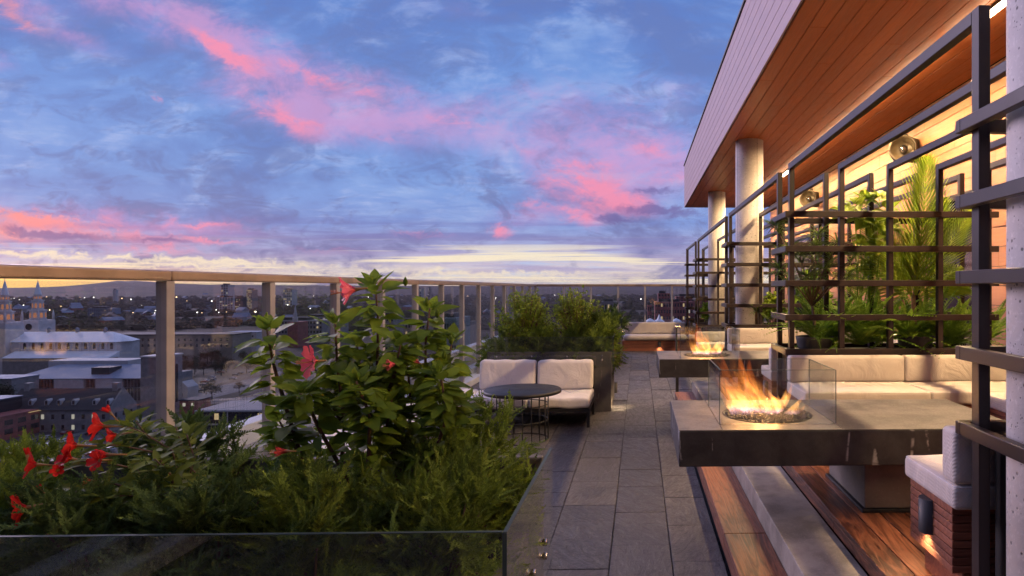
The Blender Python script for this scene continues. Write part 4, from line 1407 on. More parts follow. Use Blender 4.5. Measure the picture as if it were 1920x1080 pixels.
hib = empty('hibiscus', at(690, 905, 2.3), label='tall hibiscus bush with pink flowers rising above the railing', cat='plant')
stems = [[(690, 905, 2.3), (706, 800, 2.3), (707, 700, 2.32), (709, 600, 2.33), (703, 530, 2.35)],
         [(640, 900, 2.25), (645, 780, 2.25), (632, 680, 2.25), (628, 600, 2.25)],
         [(790, 905, 2.3), (800, 780, 2.3), (797, 650, 2.35), (806, 578, 2.35)],
         [(575, 890, 2.2), (535, 760, 2.2), (512, 680, 2.2), (499, 612, 2.2)],
         [(655, 905, 2.2), (596, 800, 2.15), (575, 750, 2.12), (562, 738, 2.1)],
         [(745, 900, 2.3), (772, 770, 2.3), (762, 665, 2.3)],
         [(830, 910, 2.35), (846, 820, 2.36), (868, 752, 2.38)],
         [(800, 900, 2.2), (838, 780, 2.2), (826, 700, 2.2)],
         [(690, 900, 2.15), (694, 780, 2.1), (668, 715, 2.1)],
         [(600, 900, 2.25), (548, 830, 2.22), (524, 790, 2.2)],
         [(706, 800, 2.3), (740, 700, 2.26), (752, 640, 2.24)],
         [(706, 760, 2.3), (676, 690, 2.36), (668, 640, 2.38)],
         [(645, 800, 2.25), (612, 740, 2.3), (590, 690, 2.3)],
         [(800, 760, 2.3), (836, 700, 2.36), (848, 640, 2.38)],
         [(745, 890, 2.3), (725, 800, 2.22), (735, 745, 2.2)]]
cl = Cloud()
rs = random.Random(21)
nleaf = [66, 54, 56, 46, 34, 48, 42, 48, 46, 34, 36, 36, 36, 34, 36]
for si, st in enumerate(stems):
    P = stem_path(st)
    mb = MB()
    n = 10
    mb.tube([interp(P, i / n)[0] for i in range(n + 1)], [.0085 * (1 - .65 * i / n) for i in range(n + 1)], 6)
    mb.build('stem', M['hibstem'], hib)
    az = rs.uniform(0, 6)
    N = int(nleaf[si] * 1.35)
    for k_ in range(N):
        t = .09 + .91 * (k_ / (N - 1)) ** .85
        p, d = interp(P, min(t, .999))
        az += 2.4 + rs.uniform(-.4, .4)
        up_ = .55 if t > .9 else rs.uniform(-.35, .35)
        out = Vector((math.cos(az), math.sin(az) * .8, up_ + (.5 if t > .93 else 0))).normalized()
        s_ = rs.uniform(.066, .100) * (.62 if t > .95 else 1)
        cl.put(rs.choice(HL), p, out, (rs.gauss(0, .35), -.35 + rs.gauss(0, .35), 1), s_)
        if rs.random() < .35 and t < .9:
            q = out.copy(); q.x = -q.x; cl.put(rs.choice(HL), p + d * .012, q, (rs.gauss(0, .3), rs.gauss(0, .3), 1), s_ * .8)
    for k_ in range(3):
        p, d = interp(P, .99); az += 2.1
        cl.put(HL[1], p, Vector((math.cos(az) * .6, math.sin(az) * .6, 1.1)), (math.cos(az + 3), math.sin(az + 3), .3), rs.uniform(.03, .05))
cl.build('foliage', M['hib'], hib, True)


def flower(parent, p, d, size, mat, col_mat, spread=1.0, npet=5, tube=0.5, name='flower', column=True):
    """funnel flower opening along d"""
    d = Vector(d).normalized(); a = d.cross(Vector((.1, .3, 1))).normalized(); b = d.cross(a)
    rs_ = random.Random(int(p.x * 1e4) + int(p.z * 1e4))
    V, F = [], []
    for k_ in range(npet):
        ph = 2 * math.pi * k_ / npet + .3
        i0 = len(V); nu, nv = 6, 5
        wv = rs_.uniform(.8, 1.2)
        for i in range(nu + 1):
            t = i / nu
            for j in range(nv):
                s = (j / (nv - 1) - .5)
                wid = .98 * math.sin(math.pi * min(1, .25 + .60 * t)) ** .6
                an = ph + s * wid * 1.35
                rad = size * (.10 + .90 * t ** 1.3 * spread) * (1 - .5 * s * s)
                ax = size * (tube + .62 * t - .25 * t * t * spread * wv + .05 * math.sin(9 * s + k_ + 5 * t))
                V.append(p + d * ax + (a * math.cos(an) + b * math.sin(an)) * rad)
        for i in range(nu):
            for j in range(nv - 1):
                q = i0 + i * nv + j
                F += [(q, q + 1, q + nv + 1), (q, q + nv + 1, q + nv)]
    f = np_obj(name, np.array([tuple(v) for v in V]), np.array(F), mat, parent, True)
    mb = MB()
    mb.tube([p, p + d * size * tube * .5, p + d * size * (tube + .12)], [size * .035, size * .05, size * .12], 8)
    mb.build('flower_tube', M['budgreen'], f)
    if column:
        mb = MB(); mb.tube([p + d * size * tube, p + d * size * (tube + .9) + b * size * .1], [size * .035, size * .03], 6)
        for q in range(14):
            mb.tube([p + d * size * (tube + .62 + .02 * q), p + d * size * (tube + .64 + .02 * q) + (a * math.cos(q * 2.4) + b * math.sin(q * 2.4)) * size * .10], size * .012, 4)
        mb.build('flower_column', col_mat, f)
    return f


flower(hib, at(690, 540, 2.3), (-.9, -.45, -.12), .088, M['pink'], M['stamen'], .55)
flower(hib, at(612, 676, 2.1), (-.62, -.72, .05), .068, M['pink'], M['stamen'], .85)
flower(hib, at(752, 682, 2.2), (-.7, -.6, .0), .045, M['pink'], M['stamen'], .4)
flower(hib, at(792, 683, 2.3), (-.5, -.8, .4), .03, M['pink'], M['stamen'], .3)
flower(hib, at(556, 846, 2.0), (-1, -.2, .05), .055, M['wilt'], M['stamen'], .22)
for (px, py) in ((500, 596), (846, 640), (800, 568), (760, 530), (660, 690), (640, 718), (690, 690), (833, 668), (820, 590)):
    mb = MB(); p = at(px, py, 2.25); mb.lathe([(.002, p.z - .012), (.008, p.z - .004), (.009, p.z + .004), (.004, p.z + .016), (.001, p.z + .022)], p.x, p.y, 8)
    mb.build('flower_bud', M['hib'], hib)

# ---- red trumpet plant (mandevilla)
man = empty('trumpet_flower_plant', at(300, 930, 2.2), label='low trailing plant with red trumpet flowers at the left of the planter', cat='plant')
ML = [leaf_proto(1, .36, .25, .25, 7, 1.3, .12), leaf_proto(1, .42, .35, .4, 7, 1.2, .12), leaf_proto(1, .32, .15, .1, 7, 1.2, .12)]
mst = [[(330, 930, 2.15), (330, 850, 2.15), (270, 812, 2.12), (230, 795, 2.1)], [(320, 930, 2.15), (300, 850, 2.1), (240, 838, 2.05), (190, 832, 2.02)],
       [(320, 940, 2.1), (260, 880, 2.05), (190, 866, 2.0), (120, 880, 1.98)], [(300, 945, 2.05), (220, 905, 2.0), (150, 915, 1.98), (105, 955, 1.95)],
       [(340, 930, 2.2), (345, 850, 2.25), (330, 800, 2.25)], [(345, 930, 2.15), (365, 860, 2.15), (350, 815, 2.15)], [(350, 930, 2.1), (385, 905, 2.08), (350, 870, 2.05)],
       [(300, 930, 2.2), (285, 830, 2.25), (255, 790, 2.25)], [(280, 930, 2.0), (235, 930, 1.95), (200, 930, 1.92)], [(330, 930, 2.0), (320, 890, 1.98), (290, 860, 1.97)],
       [(300, 930, 2.0), (330, 920, 1.95), (370, 915, 1.93)]]
cl = Cloud(); rs = random.Random(4)
for st in mst:
    P = stem_path(st); mb = MB(); mb.tube([interp(P, i / 8)[0] for i in range(9)], [.004 * (1 - .5 * i / 8) for i in range(9)], 5); mb.build('stem', M['hibstem'], man)
    az = rs.uniform(0, 6)
    for k_ in range(19):
        t = .12 + .87 * k_ / 18
        p, d = interp(P, t); az += 2.6
        out = (Vector((math.cos(az), math.sin(az), rs.uniform(-.2, .55))) + d * .5).normalized()
        cl.put(rs.choice(ML), p, out, (rs.gauss(0, .3), rs.gauss(0, .3) - .2, 1), rs.uniform(.058, .085))
cl.build('foliage', M['mandleaf'], man, True)
for (px, py, w_, dx, dy, dz, s_, sp) in ((232, 800, 2.08, -.85, -.45, .12, .062, .8), (222, 790, 2.12, -.6, -.1, .75, .045, .25), (250, 810, 2.1, -.8, -.5, -.1, .05, .6), (182, 836, 2.0, -.85, -.5, .15, .058, .85), (238, 852, 1.98, -.98, -.2, .03, .058, .3),
                                      (105, 872, 1.96, -.7, -.6, .2, .052, .8), (165, 866, 1.98, -.5, -.7, .4, .052, .75), (112, 880, 1.95, .5, -.7, .15, .04, .4), (215, 862, 1.98, -.3, -.9, .2, .045, .7), (95, 942, 1.92, -.8, -.55, -.1, .062, .85),
                                      (52, 874, 1.97, .05, -.1, 1, .04, .15), (90, 932, 1.93, -.5, -.1, .8, .032, .12), (195, 900, 1.95, -.7, -.5, .1, .034, .3)):
    flower(man, at(px, py, w_), (dx, dy, dz), s_, M['red'], M['stamen'], sp, 5, .85, column=False)

# ---- shrubs of the farther planter
SL = [leaf_proto(1, .45, .2, .2, 3), leaf_proto(1, .6, .3, .3, 3)]


def leafy_shrub(name, cx, cy, z0, r, h, lab, n, mat, size, seed, cat='shrub', grp=None, protos=SL, sparse=.0):
    rs = random.Random(seed)
    e_ = empty(name, (cx, cy, z0), label=lab, cat=cat, group=grp)
    cl = Cloud(); wood = MB()
    nb = max(10, n // 46)
    for b in range(nb):
        az = rs.uniform(0, 6.283); th = math.acos(rs.random() ** .8) * .95; ln = rs.uniform(.7, 1.1)
        end = Vector((cx + math.sin(th) * math.cos(az) * r * ln, cy + math.sin(th) * math.sin(az) * r * ln, z0 + h * (.30 + .70 * math.cos(th) * ln)))
        base = Vector((cx + rs.uniform(-.1, .1) * r, cy + rs.uniform(-.1, .1) * r, z0))
        wood.tube([base, base.lerp(end, .5) + Vector((0, 0, .08 * h)), end], [.012 * h, .008 * h, .003 * h], 4, False)
        for k_ in range(n // nb):
            t = .35 + .67 * rs.random() ** .7
            p = base.lerp(end, t) + Vector((0, 0, .08 * h * math.sin(min(1, t) * math.pi))) + Vector([rs.gauss(0, .06 * r) for _ in range(3)])
            dd = Vector((rs.gauss(0, 1), rs.gauss(0, 1), rs.gauss(.35, .8))).normalized()
            cl.put(rs.choice(protos), p, dd, (rs.gauss(0, .6), rs.gauss(0, .6), 1), size * rs.uniform(.6, 1.2))
    cl.build('crown', M[mat], e_, False)
    wood.build('stem', M['hibstem'], e_)
    return e_


leafy_shrub('golden_shrub', -1.62, 9.2, .72, .50, .92, 'left golden leaved shrub of the farther planter', 3800, 'spirea', .058, 1, grp='golden shrubs of the farther planter')
leafy_shrub('golden_shrub', -.92, 9.25, .72, .42, .98, 'rounder golden leaved shrub beside the walkway in the farther planter', 3400, 'spirea', .056, 2, grp='golden shrubs of the farther planter')
leafy_shrub('golden_shrub', -.55, 9.5, .72, .20, .80, 'slim golden sprig at the walkway end of the farther planter', 700, 'spirea', .05, 3, grp='golden shrubs of the farther planter')
for i, (cx_, cy_, r_, z1, lab) in enumerate(((-1.85, 8.98, .36, 1.10, 'spreading juniper at the railing end of the farther planter'), (-1.4, 8.95, .36, 1.08, 'spreading juniper below the left golden shrub'),
                                       (-.98, 8.95, .36, 1.10, 'spreading juniper between the two golden shrubs'), (-.60, 9.0, .33, 1.16, 'spreading juniper hanging over the walkway corner of the farther planter'),
                                       (-.58, 9.45, .28, 1.28, 'upright juniper at the far corner of the farther planter'))):
    juniper(cx_, cy_, r_, .72, z1, lab, 420, 'juniper', 8.67, 300 + i, SPR_LO, 1.6, nb=44, hang=.5)
juniper(-.62, 14.4, .28, .75, 1.12, 'far small juniper in the farthest planter', 160, 'juniper_d', 13.8, 400, SPR_LO, 2.2, nb=26)
juniper(-1.3, 14.5, .4, .75, 1.25, 'far wide juniper in the farthest planter', 160, 'juniper_d', 13.8, 401, SPR_LO, 2.2, nb=26)


# ---- potted plants on the trellis shelves
def frond_proto(L, n, ll, lw, ang, arch, taper=.5, droop=.15):
    V, F = [], []
    def axis(t): return np.array([L * t * (1 - .15 * arch * t), 0, -arch * L * t * t * .6])
    for i in range(n):
        t = (i + 1) / n
        p = axis(t); d = axis(min(1, t + .01)) - axis(t - .01); d /= np.linalg.norm(d)
        l = ll * (math.sin(math.pi * (.18 + .80 * t)) ** .7) * (1 - taper * .3 * t)
        for sg in (-1, 1):
            a = ang * (1 - .45 * t)
            dd = np.array([d[0] * math.cos(a), sg * math.sin(a), d[2] * math.cos(a) + .10]); dd /= np.linalg.norm(dd)
            s = np.array([dd[1] * -sg * 0 + -dd[1], dd[0], 0]); s /= np.linalg.norm(s) + 1e-9
            k = len(V)
            mid = p + dd * l * .5 + np.array([0, 0, .02 * l]); tip = p + dd * l + np.array([0, 0, -droop * l])
            V += [p - s * lw * .3, p + s * lw * .3, mid + s * lw * .5, tip, mid - s * lw * .5]
            F.append((k, k + 1, k + 2, k + 3, k + 4))
    for i in range(8):
        a, b = axis(i / 8), axis((i + 1) / 8); k = len(V); wd = .006 * L ** .5 * (1 - .08 * i)
        V += [a + [0, -wd, .001], a + [0, wd, .001], b + [0, wd, .001], b + [0, -wd, .001]]; F.append((k, k + 1, k + 2, k + 3))
    return np.array(V, float), tri(F)


SH = BZ[-1] - .0119


def pot(cx, cy, r, h, z0, lab, mat='pot'):
    mb = MB(); mb.lathe([(r * .80, z0 + .0005), (r * .88, z0 + h * .2), (r, z0 + h * .95), (r, z0 + h), (r * .93, z0 + h), (r * .90, z0 + h * .82), (0.0, z0 + h * .82)], cx, cy, 36)
    o = mb.build('plant_pot', M[mat]); tag(o, lab, 'pot', 'round plant pots on the trellis shelf'); return o


FERN = [frond_proto(.54, 24, .055, .017, 1.3, a) for a in (.35, .7, 1.2)]


def fern(cx, cy, z0, lab, n=26, s=1.0, seed=0, lean=0.0, mat='fern'):
    rs = random.Random(seed)
    e_ = empty('fern', (cx, cy, z0), label=lab, cat='fern', group='ferns on the trellis shelf')
    n = int(n * 1.35)
    for k_ in range(n):
        az = 2 * math.pi * k_ / n + rs.uniform(-.2, .2); up = rs.uniform(.25, 2.9)
        c = Cloud(); c.put(rs.choice(FERN), (cx + .02 * math.cos(az), cy + .02 * math.sin(az), z0), (math.cos(az), math.sin(az) * .7 + lean, up), (-math.cos(az), -math.sin(az), 1.0), s * rs.uniform(.75, 1.2))
        c.build('frond', M[mat], e_)
    return e_


pot(1.60, 5.70, .17, .125, SH, 'wide charcoal pot holding the narrow leaved small tree')
pot(2.53, 5.70, .16, .13, SH, 'charcoal pot at the foot of the palm', 'pot')
fern(1.60, 5.63, SH + .10, 'low fern spilling from the pot of the narrow leaved tree', 18, .72, 1)
fern(2.02, 5.66, SH + .05, 'full fern between the second and third trellis posts', 34, 1.0, 2)
fern(2.42, 5.62, SH + .11, 'dark low fern in front of the palm trunk', 20, .75, 3)
fern(2.86, 5.68, SH + .05, 'bushy fern right of the palm', 34, 1.0, 4)
fern(3.16, 5.70, SH + .05, 'fern peeking out between the near post and the concrete column', 20, .9, 5)
fern(1.80, 5.82, SH + .05, 'upright fern behind the narrow leaved tree', 30, 1.1, 16)
fern(2.68, 5.84, SH + .05, 'upright fern behind the palm trunk', 30, 1.1, 17)
fern(2.24, 5.84, SH + .05, 'upright fern behind the others on the shelf', 24, 1.15, 6)

palm = empty('palm', (2.53, 5.72, SH + .1), label='areca palm with one tall upright yellow green frond', cat='palm')
mb = MB()
for (dx, dy, tx, ty, h_, r0) in ((0, 0, .0, .02, .42, .028), (.04, .02, .09, .05, .36, .018), (-.04, .0, -.06, .02, .36, .018)):
    mb.tube([(2.53 + dx, 5.72 + dy, SH + .10), (2.53 + dx + tx * .5, 5.72 + dy + ty * .5, SH + .10 + h_ * .5), (2.53 + dx + tx, 5.72 + dy + ty, SH + .1 + h_)], [r0, r0 * .85, r0 * .6], 10)
mb.build('trunk', M['trunk'], palm)
PF = [frond_proto(1.0, 23, .44, .017, .56, .25, .6, .16), frond_proto(.75, 15, .30, .017, .8, .8, .5, .35)]
rs = random.Random(9)
for (dx, dy, dz, kind_, s_) in ((.10, -.05, 1.0, 0, 1.32), (.36, .12, 1.0, 0, 1.05), (-.25, .1, 1.0, 0, .85), (-.6, -.2, .75, 1, .85), (.75, .1, .45, 1, .95), (-.7, .1, .4, 1, .8), (.2, .5, .9, 0, .8), (.5, -.2, .6, 1, .7), (-.3, .4, .9, 1, .8), (.55, -.1, .95, 0, .95), (-.5, 0., .95, 0, .9), (.95, .1, .7, 1, 1.05), (-.85, .1, .65, 1, .95)):
    c = Cloud(); c.put(PF[kind_], (2.53 + dx * .06, 5.72 + dy * .06, SH + .45 + .05 * dz), (dx, dy, dz), (-.15 - dx * .3, -1.0, .25 + (1 - dz)), s_)
    c.build('frond', M['palm'], palm)

NL = leaf_proto(1, .085, .3, .35, 4)


def tuft(cl, p, n, L, rs, spread=1.0):
    for k_ in range(n):
        az = rs.uniform(0, 6.283); up = rs.uniform(-.25, 1.2)
        cl.put(NL, p, (math.cos(az) * spread, math.sin(az) * spread, up), (0, 0, 1), L * rs.uniform(.7, 1.15))


nt = empty('narrow_leaf_tree', (1.60, 5.70, SH + .11), label='small tree with tufts of narrow leaves poking out of the trellis left end', cat='tree')
rs = random.Random(12)
top = Vector((1.60, 5.70, SH + .11))
fork = Vector((1.585, 5.72, SH + .40))
mb = MB(); mb.tube([top, top.lerp(fork, .5) + Vector((.01, 0, 0)), fork], [.017, .014, .013], 8); mb.build('trunk', M['trunk'], nt)
cl = Cloud()
for (px, py, w_) in ((1455, 425, 5.75), (1462, 505, 5.8), (1478, 470, 5.85), (1530, 465, 5.7), (1545, 505, 5.6), (1570, 455, 5.75), (1590, 520, 5.6), (1515, 520, 5.7), (1500, 480, 5.8), (1560, 490, 5.8), (1535, 440, 5.8), (1480, 530, 5.75), (1605, 480, 5.7)):
    p = at(px, py, w_)
    mb = MB(); mb.tube([fork, fork.lerp(p, .5) + Vector((0, 0, .03)), p], [.009, .007, .005], 5); mb.build('branch', M['trunk'], nt)
    tuft(cl, p, 46, .21, rs)
    tuft(cl, p - (p - fork).normalized() * .07, 16, .18, rs)
cl.build('foliage', M['drac'], nt)

bl = empty('broad_leaf_plant', (2.05, 5.8, SH + .05), label='tall plant with broad yellow green leaves left of the palm', cat='plant')
mb = MB(); cl = Cloud(); rs = random.Random(31)
for (px, py) in ((1600, 385), (1625, 375), (1650, 372), (1612, 410), (1640, 420), (1660, 395), (1590, 400), (1630, 450), (1650, 470), (1668, 430), (1635, 500), (1660, 520)):
    p = at(px, py, 5.75 + rs.uniform(-.1, .15)); b = Vector((2.05 + rs.uniform(-.04, .1), 5.8, SH + .05))
    mb.tube([b, b.lerp(p, .6) + Vector((.03, 0, .05)), p], [.008, .006, .004], 5)
    for k_ in range(15):
        az = rs.uniform(0, 6.283); cl.put(HL[k_ % 3], p, (math.cos(az), math.sin(az) * .7, rs.uniform(-.4, .9)), (rs.gauss(0, .3), -.5, 1), rs.uniform(.10, .16))
mb.build('stem', M['fern'], bl); cl.build('foliage', M['broad'], bl, True)

# plants of the farther trellises
for (cx_, cy_, z_, lab, nm, mt) in ((1.72, 9.2, SH + .02, 'spiky tuft plant in front of the round concrete column', 'spiky_plant', 'drac'), (2.55, 14.35, SH - .28, 'spiky tuft plant in the farthest column trellis', 'spiky_plant', 'drac')):
    e_ = empty(nm, (cx_, cy_, z_), label=lab, cat='plant'); cl = Cloud(); rs = random.Random(int(cy_ * 10))
    mb = MB(); mb.tube([(cx_, cy_, z_), (cx_, cy_, z_ + .2)], .02, 6); mb.build('stem', M['trunk'], e_)
    tuft(cl, Vector((cx_, cy_, z_ + .2)), 60, .30, rs); cl.build('foliage', M[mt], e_)
leafy_shrub('green_plant', 2.0, 9.3, SH, .24, .46, 'bright green leafy plant right of the round concrete column', 420, 'broad', .11, 77, 'plant', None, HL)
leafy_shrub('green_plant', 2.6, 9.35, SH, .3, .9, 'tall leafy plant at the wall end of the column trellis', 520, 'fern', .12, 78, 'plant', None, HL)
fern(2.3, 9.3, SH, 'small fern inside the trellis with the round concrete column', 20, .9, 9)
leafy_shrub('green_plant', 1.60, 14.6, SH - .28, .2, .5, 'leafy plant lit yellow beside the farthest column', 300, 'broad', .10, 79, 'plant', None, HL)
# ---------------------------------------------------------------- the city below
GZ = -58.0


def gnd(px, py):
    wd = F_PX * (EYE - GZ) / (py - HY)
    p = at(px, py, wd); p.z = GZ
    return p


HILL = [(-3000, 539), (-600, 541), (0, 541), (60, 539.5), (130, 538), (165, 535.5), (200, 531.5), (235, 528), (265, 526.5), (295, 528), (335, 531.5), (420, 534), (700, 536), (900, 536), (1000, 535.5), (1040, 534), (1075, 533.2), (1120, 534.3), (1200, 534.6), (1245, 532.8), (1275, 533.8), (1500, 534), (2600, 537), (9000, 538)]


def hill_py(px):
    for (a, b), (c, d_) in zip(HILL, HILL[1:]):
        if a <= px <= c:
            t = (px - a) / (c - a); t = t * t * (3 - 2 * t); return b + (d_ - b) * t
    return 538


m, g = new_mat('distant land')
o = g.obj()
n = g.noise(o, .012, 7, .65, .5); n2 = g.noise(o, .0016, 6, .6)
c = g.mix(g.ss(n, .35, .65), (0.035, 0.036, 0.026), (0.105, 0.080, 0.062))
c = g.mix(g.ss(n2, .5, .64, 0, .6), c, (0.13, 0.085, 0.075))
finish(g, bsdf(g, c, .95, 0, None, .1))
M['land'] = m
nr, na = 70, 150
V, F = [], []
rl_ = [0] + [60 * (9200 / 60) ** (i / (nr - 1)) for i in range(nr)]
azs = [-180 + 100 * (i / 20) for i in range(20)] + [-80 + 130 * i / (na - 1) for i in range(na)] + [50 + 130 * (i + 1) / 20 for i in range(20)]
for r_ in rl_:
    for a in azs:
        px = 1198 + 1180 * math.tan(R(max(-78, min(78, a))))
        f = max(0, min(1, (r_ - 3800) / 4200)); f = f * f * (3 - 2 * f)
        fw = r_ * math.cos(R(max(-78, min(78, a))))
        zt = EYE + (540 - hill_py(px)) / 1180 * 8000 * math.cos(R(max(-78, min(78, a))))
        bump = 9 * math.sin(a * 3.1 + r_ * .0013) * math.sin(r_ * .0021 + a) * f * (1 if r_ < 7900 else 0)
        zz = GZ + (zt - GZ) * f + bump - (r_ - 8000) * .01 * (r_ > 8000)
        V.append((r_ * math.sin(R(a)), r_ * math.cos(R(a)), zz))
nA = len(azs)
for i in range(nr):
    for j in range(nA):
        j2 = (j + 1) % nA
        F.append((i * nA + j, i * nA + j2, (i + 1) * nA + j2, (i + 1) * nA + j))
F = [f[::-1] for f in F]
land = np_obj('ground', np.array(V), np.array(F), M['land'], None, True); tag(land, kind='structure')

M['asphalt'] = simple('asphalt', (0.052, 0.052, 0.060), 0.85, 0, .2, .3)
M['pave_lt'] = simple('pale pavement', (0.16, 0.155, 0.15), .85, 0, .2, .3)
M['lawn'] = simple('dry lawn', (0.075, 0.062, 0.038), .9, 0, .35, .08)
M['metalroof'] = simple('white metal roof', (0.86, 0.87, 0.92), .5, 0, .08, .15)
M['blueroof'] = simple('grey metal roof', (0.21, 0.25, 0.34), .75, 0, .12, .2)
M['slateroof'] = simple('dark shingle roof', (0.040, 0.036, 0.040), .8, 0, .2, .4)
M['limestone'] = simple('grey limestone wall', (0.27, 0.25, 0.24), .85, 0, .2, .5)
M['paleston'] = simple('pale stone wall', (0.62, 0.58, 0.57), .85, 0, .12, .4)
M['brick'] = simple('red brick wall', (0.32, 0.10, 0.085), .85, 0, .25, .5)
M['darkclad'] = simple('dark cladding', (0.035, 0.028, 0.030), .7, 0, .2, .5)
M['beige'] = simple('beige wall', (0.30, 0.25, 0.20), .85, 0, .15, .2)
M['cream'] = simple('cream wall', (0.50, 0.48, 0.48), .8, 0, .1, .2)
M['greenroof'] = simple('copper green roof', (0.20, 0.29, 0.28), .6, 0, .2, .3)
M['wind'] = simple('dark city window', (0.020, 0.022, 0.030), .15, 0, .2, .3, spec=.8)
M['win_lit'] = emitter('lit warm window', (1.0, .72, .38), .55)
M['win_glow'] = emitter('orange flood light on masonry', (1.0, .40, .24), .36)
M['win_w'] = emitter('lit white window', (1.0, .90, .75), .45)
M['lampw'] = emitter('white street light', (1.0, .90, .78), 9.0)
M['lampo'] = emitter('amber street light', (1.0, .62, .28), 9.0)
M['pole'] = simple('grey lamp pole', (.2, .2, .2), .6)
M['tree_d'] = leaf_mat('dark city tree leaves', (0.012, 0.020, 0.008), (0.045, 0.055, 0.018), .7, .1)
M['tree_b'] = leaf_mat('brownish city tree leaves', (0.022, 0.018, 0.010), (0.070, 0.052, 0.024), .7, .1)
M['bark'] = simple('dark bark', (.035, .026, .02), .9)


def sheet(name, pts, z, mat):
    mb = MB(); i = mb.addv([(p[0], p[1], z) for p in pts]); mb.face(list(range(i, i + len(pts))))
    o = mb.build(name, mat); tag(o, kind='structure')
    if o.data.polygons[0].normal.z < 0: o.data.flip_normals()
    return o


sheet('street', [(-254, 100), (-231, 100), (-231, 900), (-258, 900)], GZ + .05, M['asphalt'])
sheet('street', [(-420, 318), (-254.1, 326), (-254.1, 344), (-420, 338)], GZ + .045, M['asphalt'])
sheet('street', [(-230.9, 328), (-60, 352), (-60, 372), (-230.9, 346)], GZ + .045, M['asphalt'])
sheet('pavement', [(-230.8, 150), (-226, 150), (-226, 320), (-230.8, 320)], GZ + .12, M['pave_lt'])
sheet('car_park', [(-225.9, 190), (-120, 190), (-120, 322), (-225.9, 322)], GZ + .04, M['asphalt'])
sheet('lawn', [(-420, 352), (-262, 352), (-262, 470), (-420, 470)], GZ + .04, M['lawn'])
sheet('lawn', [(-228, 380), (-60, 392), (-60, 520), (-228, 500)], GZ + .04, M['lawn'])
mb = MB()
for k_ in range(60):
    for xx in (-248, -242.5, -237):
        y0 = 150 + k_ * 9; mb.box(xx - .08, xx + .08, y0, y0 + 3.4, GZ + .055, GZ + .058)
o = mb.build('road_markings', M['cream']); tag(o, kind='structure')


def bld_(name, loc, lab, cat='building', grp=None): return empty(name, loc, label=lab, cat=cat, group=grp)


def part(name, mat, parent, *boxes):
    mb = MB()
    for b in boxes: mb.box(*b)
    return mb.build(name, M[mat], parent)


_wm = {}


def window(parent, x, y, z, wd, ht, axis, lit=0, arch=False):
    """one window: a recessed looking pane 6 cm proud of nothing; axis 'y' faces the camera, 'x' faces right"""
    key = (round(wd, 2), round(ht, 2), axis, lit, arch)
    if key not in _wm:
        mb = MB()
        prof = [(-wd / 2, -ht / 2), (wd / 2, -ht / 2)]
        if arch:
            prof += [(wd / 2 * math.cos(a), ht / 2 - wd / 2 + wd * .75 * math.sin(a)) for a in [math.pi * q / 8 for q in range(9)]]
        else: prof += [(wd / 2, ht / 2), (-wd / 2, ht / 2)]
        if axis == 'y': mb.poly_extrude([(u, 0, v) for u, v in prof], (0, -.12, 0))
        else: mb.poly_extrude([(0, u, v) for u, v in prof], (.12, 0, 0))
        me_o = mb.build('window', M[('wind', 'win_lit', 'win_w')[lit]])
        _wm[key] = me_o.data; bpy.data.objects.remove(me_o)
    o = link_mesh('window', _wm[key], parent)
    o.location = Vector((x, y, z)) - origin_of(parent)
    return o


def win_grid(parent, rows, cols, a0, a1, z0, z1, fixed, axis, wd, ht, lit=.05, seed=0, arch=False):
    rs = random.Random(seed)
    for r_ in range(rows):
        for c_ in range(cols):
            a = a0 + (a1 - a0) * (c_ + .5) / cols; z = z0 + (z1 - z0) * (r_ + .5) / rows
            q = rs.random(); l = 1 if q < lit else 2 if q < lit * 1.5 else 0
            if axis == 'y': window(parent, a, fixed - .001, z, wd, ht, 'y', l, arch)
            else: window(parent, fixed + .001, a, z, wd, ht, 'x', l, arch)


# cathedral
YC = 410
cat_ = bld_('cathedral', (-370, YC, GZ), 'twin spired stone cathedral with long white metal roof', 'church')
x0, x1 = -408, -334
part('nave_wall', 'paleston', cat_, (x0, x1, YC, YC + 20, GZ, -32.7))
mb = MB()
mb.addv([(x0, YC - .6, -32.7), (x1, YC - .6, -32.7), (x1 + 3, YC + 10, -32.9), (x1, YC + 20.6, -32.7), (x0, YC + 20.6, -32.7), (x0, YC + 10, -26.8), (x1 - 9, YC + 10, -26.8)])
for f in ((0, 1, 6, 5), (1, 2, 6), (2, 3, 6), (3, 4, 5, 6), (4, 0, 5), (0, 4, 3, 2, 1)): mb.face(f)
mb.build('nave_roof', M['metalroof'], cat_)
part('aisle_wall', 'limestone', cat_, (x0 + 12, x1 + 2, YC - 8, YC - .001, GZ, -41.9))
mb = MB(); mb.poly_extrude([(x0 + 12, YC - 8.5, -42), (x0 + 12, YC - .01, -38.4), (x0 + 12, YC - .01, -42)], (x1 - x0 - 9, 0, 0))
mb.build('aisle_roof', M['metalroof'], cat_)
for i in range(11): window(cat_, x0 + 18 + i * 5.4, YC - .002, -35.4, 1.7, 3.6, 'y', 0, True)
for i in range(12): part('buttress', 'paleston', cat_, (x0 + 14.9 + i * 5.4, x0 + 15.7 + i * 5.4, YC - .9, YC - .001, -38.3, -32.9))
for i in range(3):
    mb = MB(); mb.lathe([(1.0, -27.6), (1.0, -25.2), (1.2, -25.0), (.3, -23.9)], x0 + 24 + i * 18, YC + 10, 8); mb.build('roof_vent', M['blueroof'], cat_)
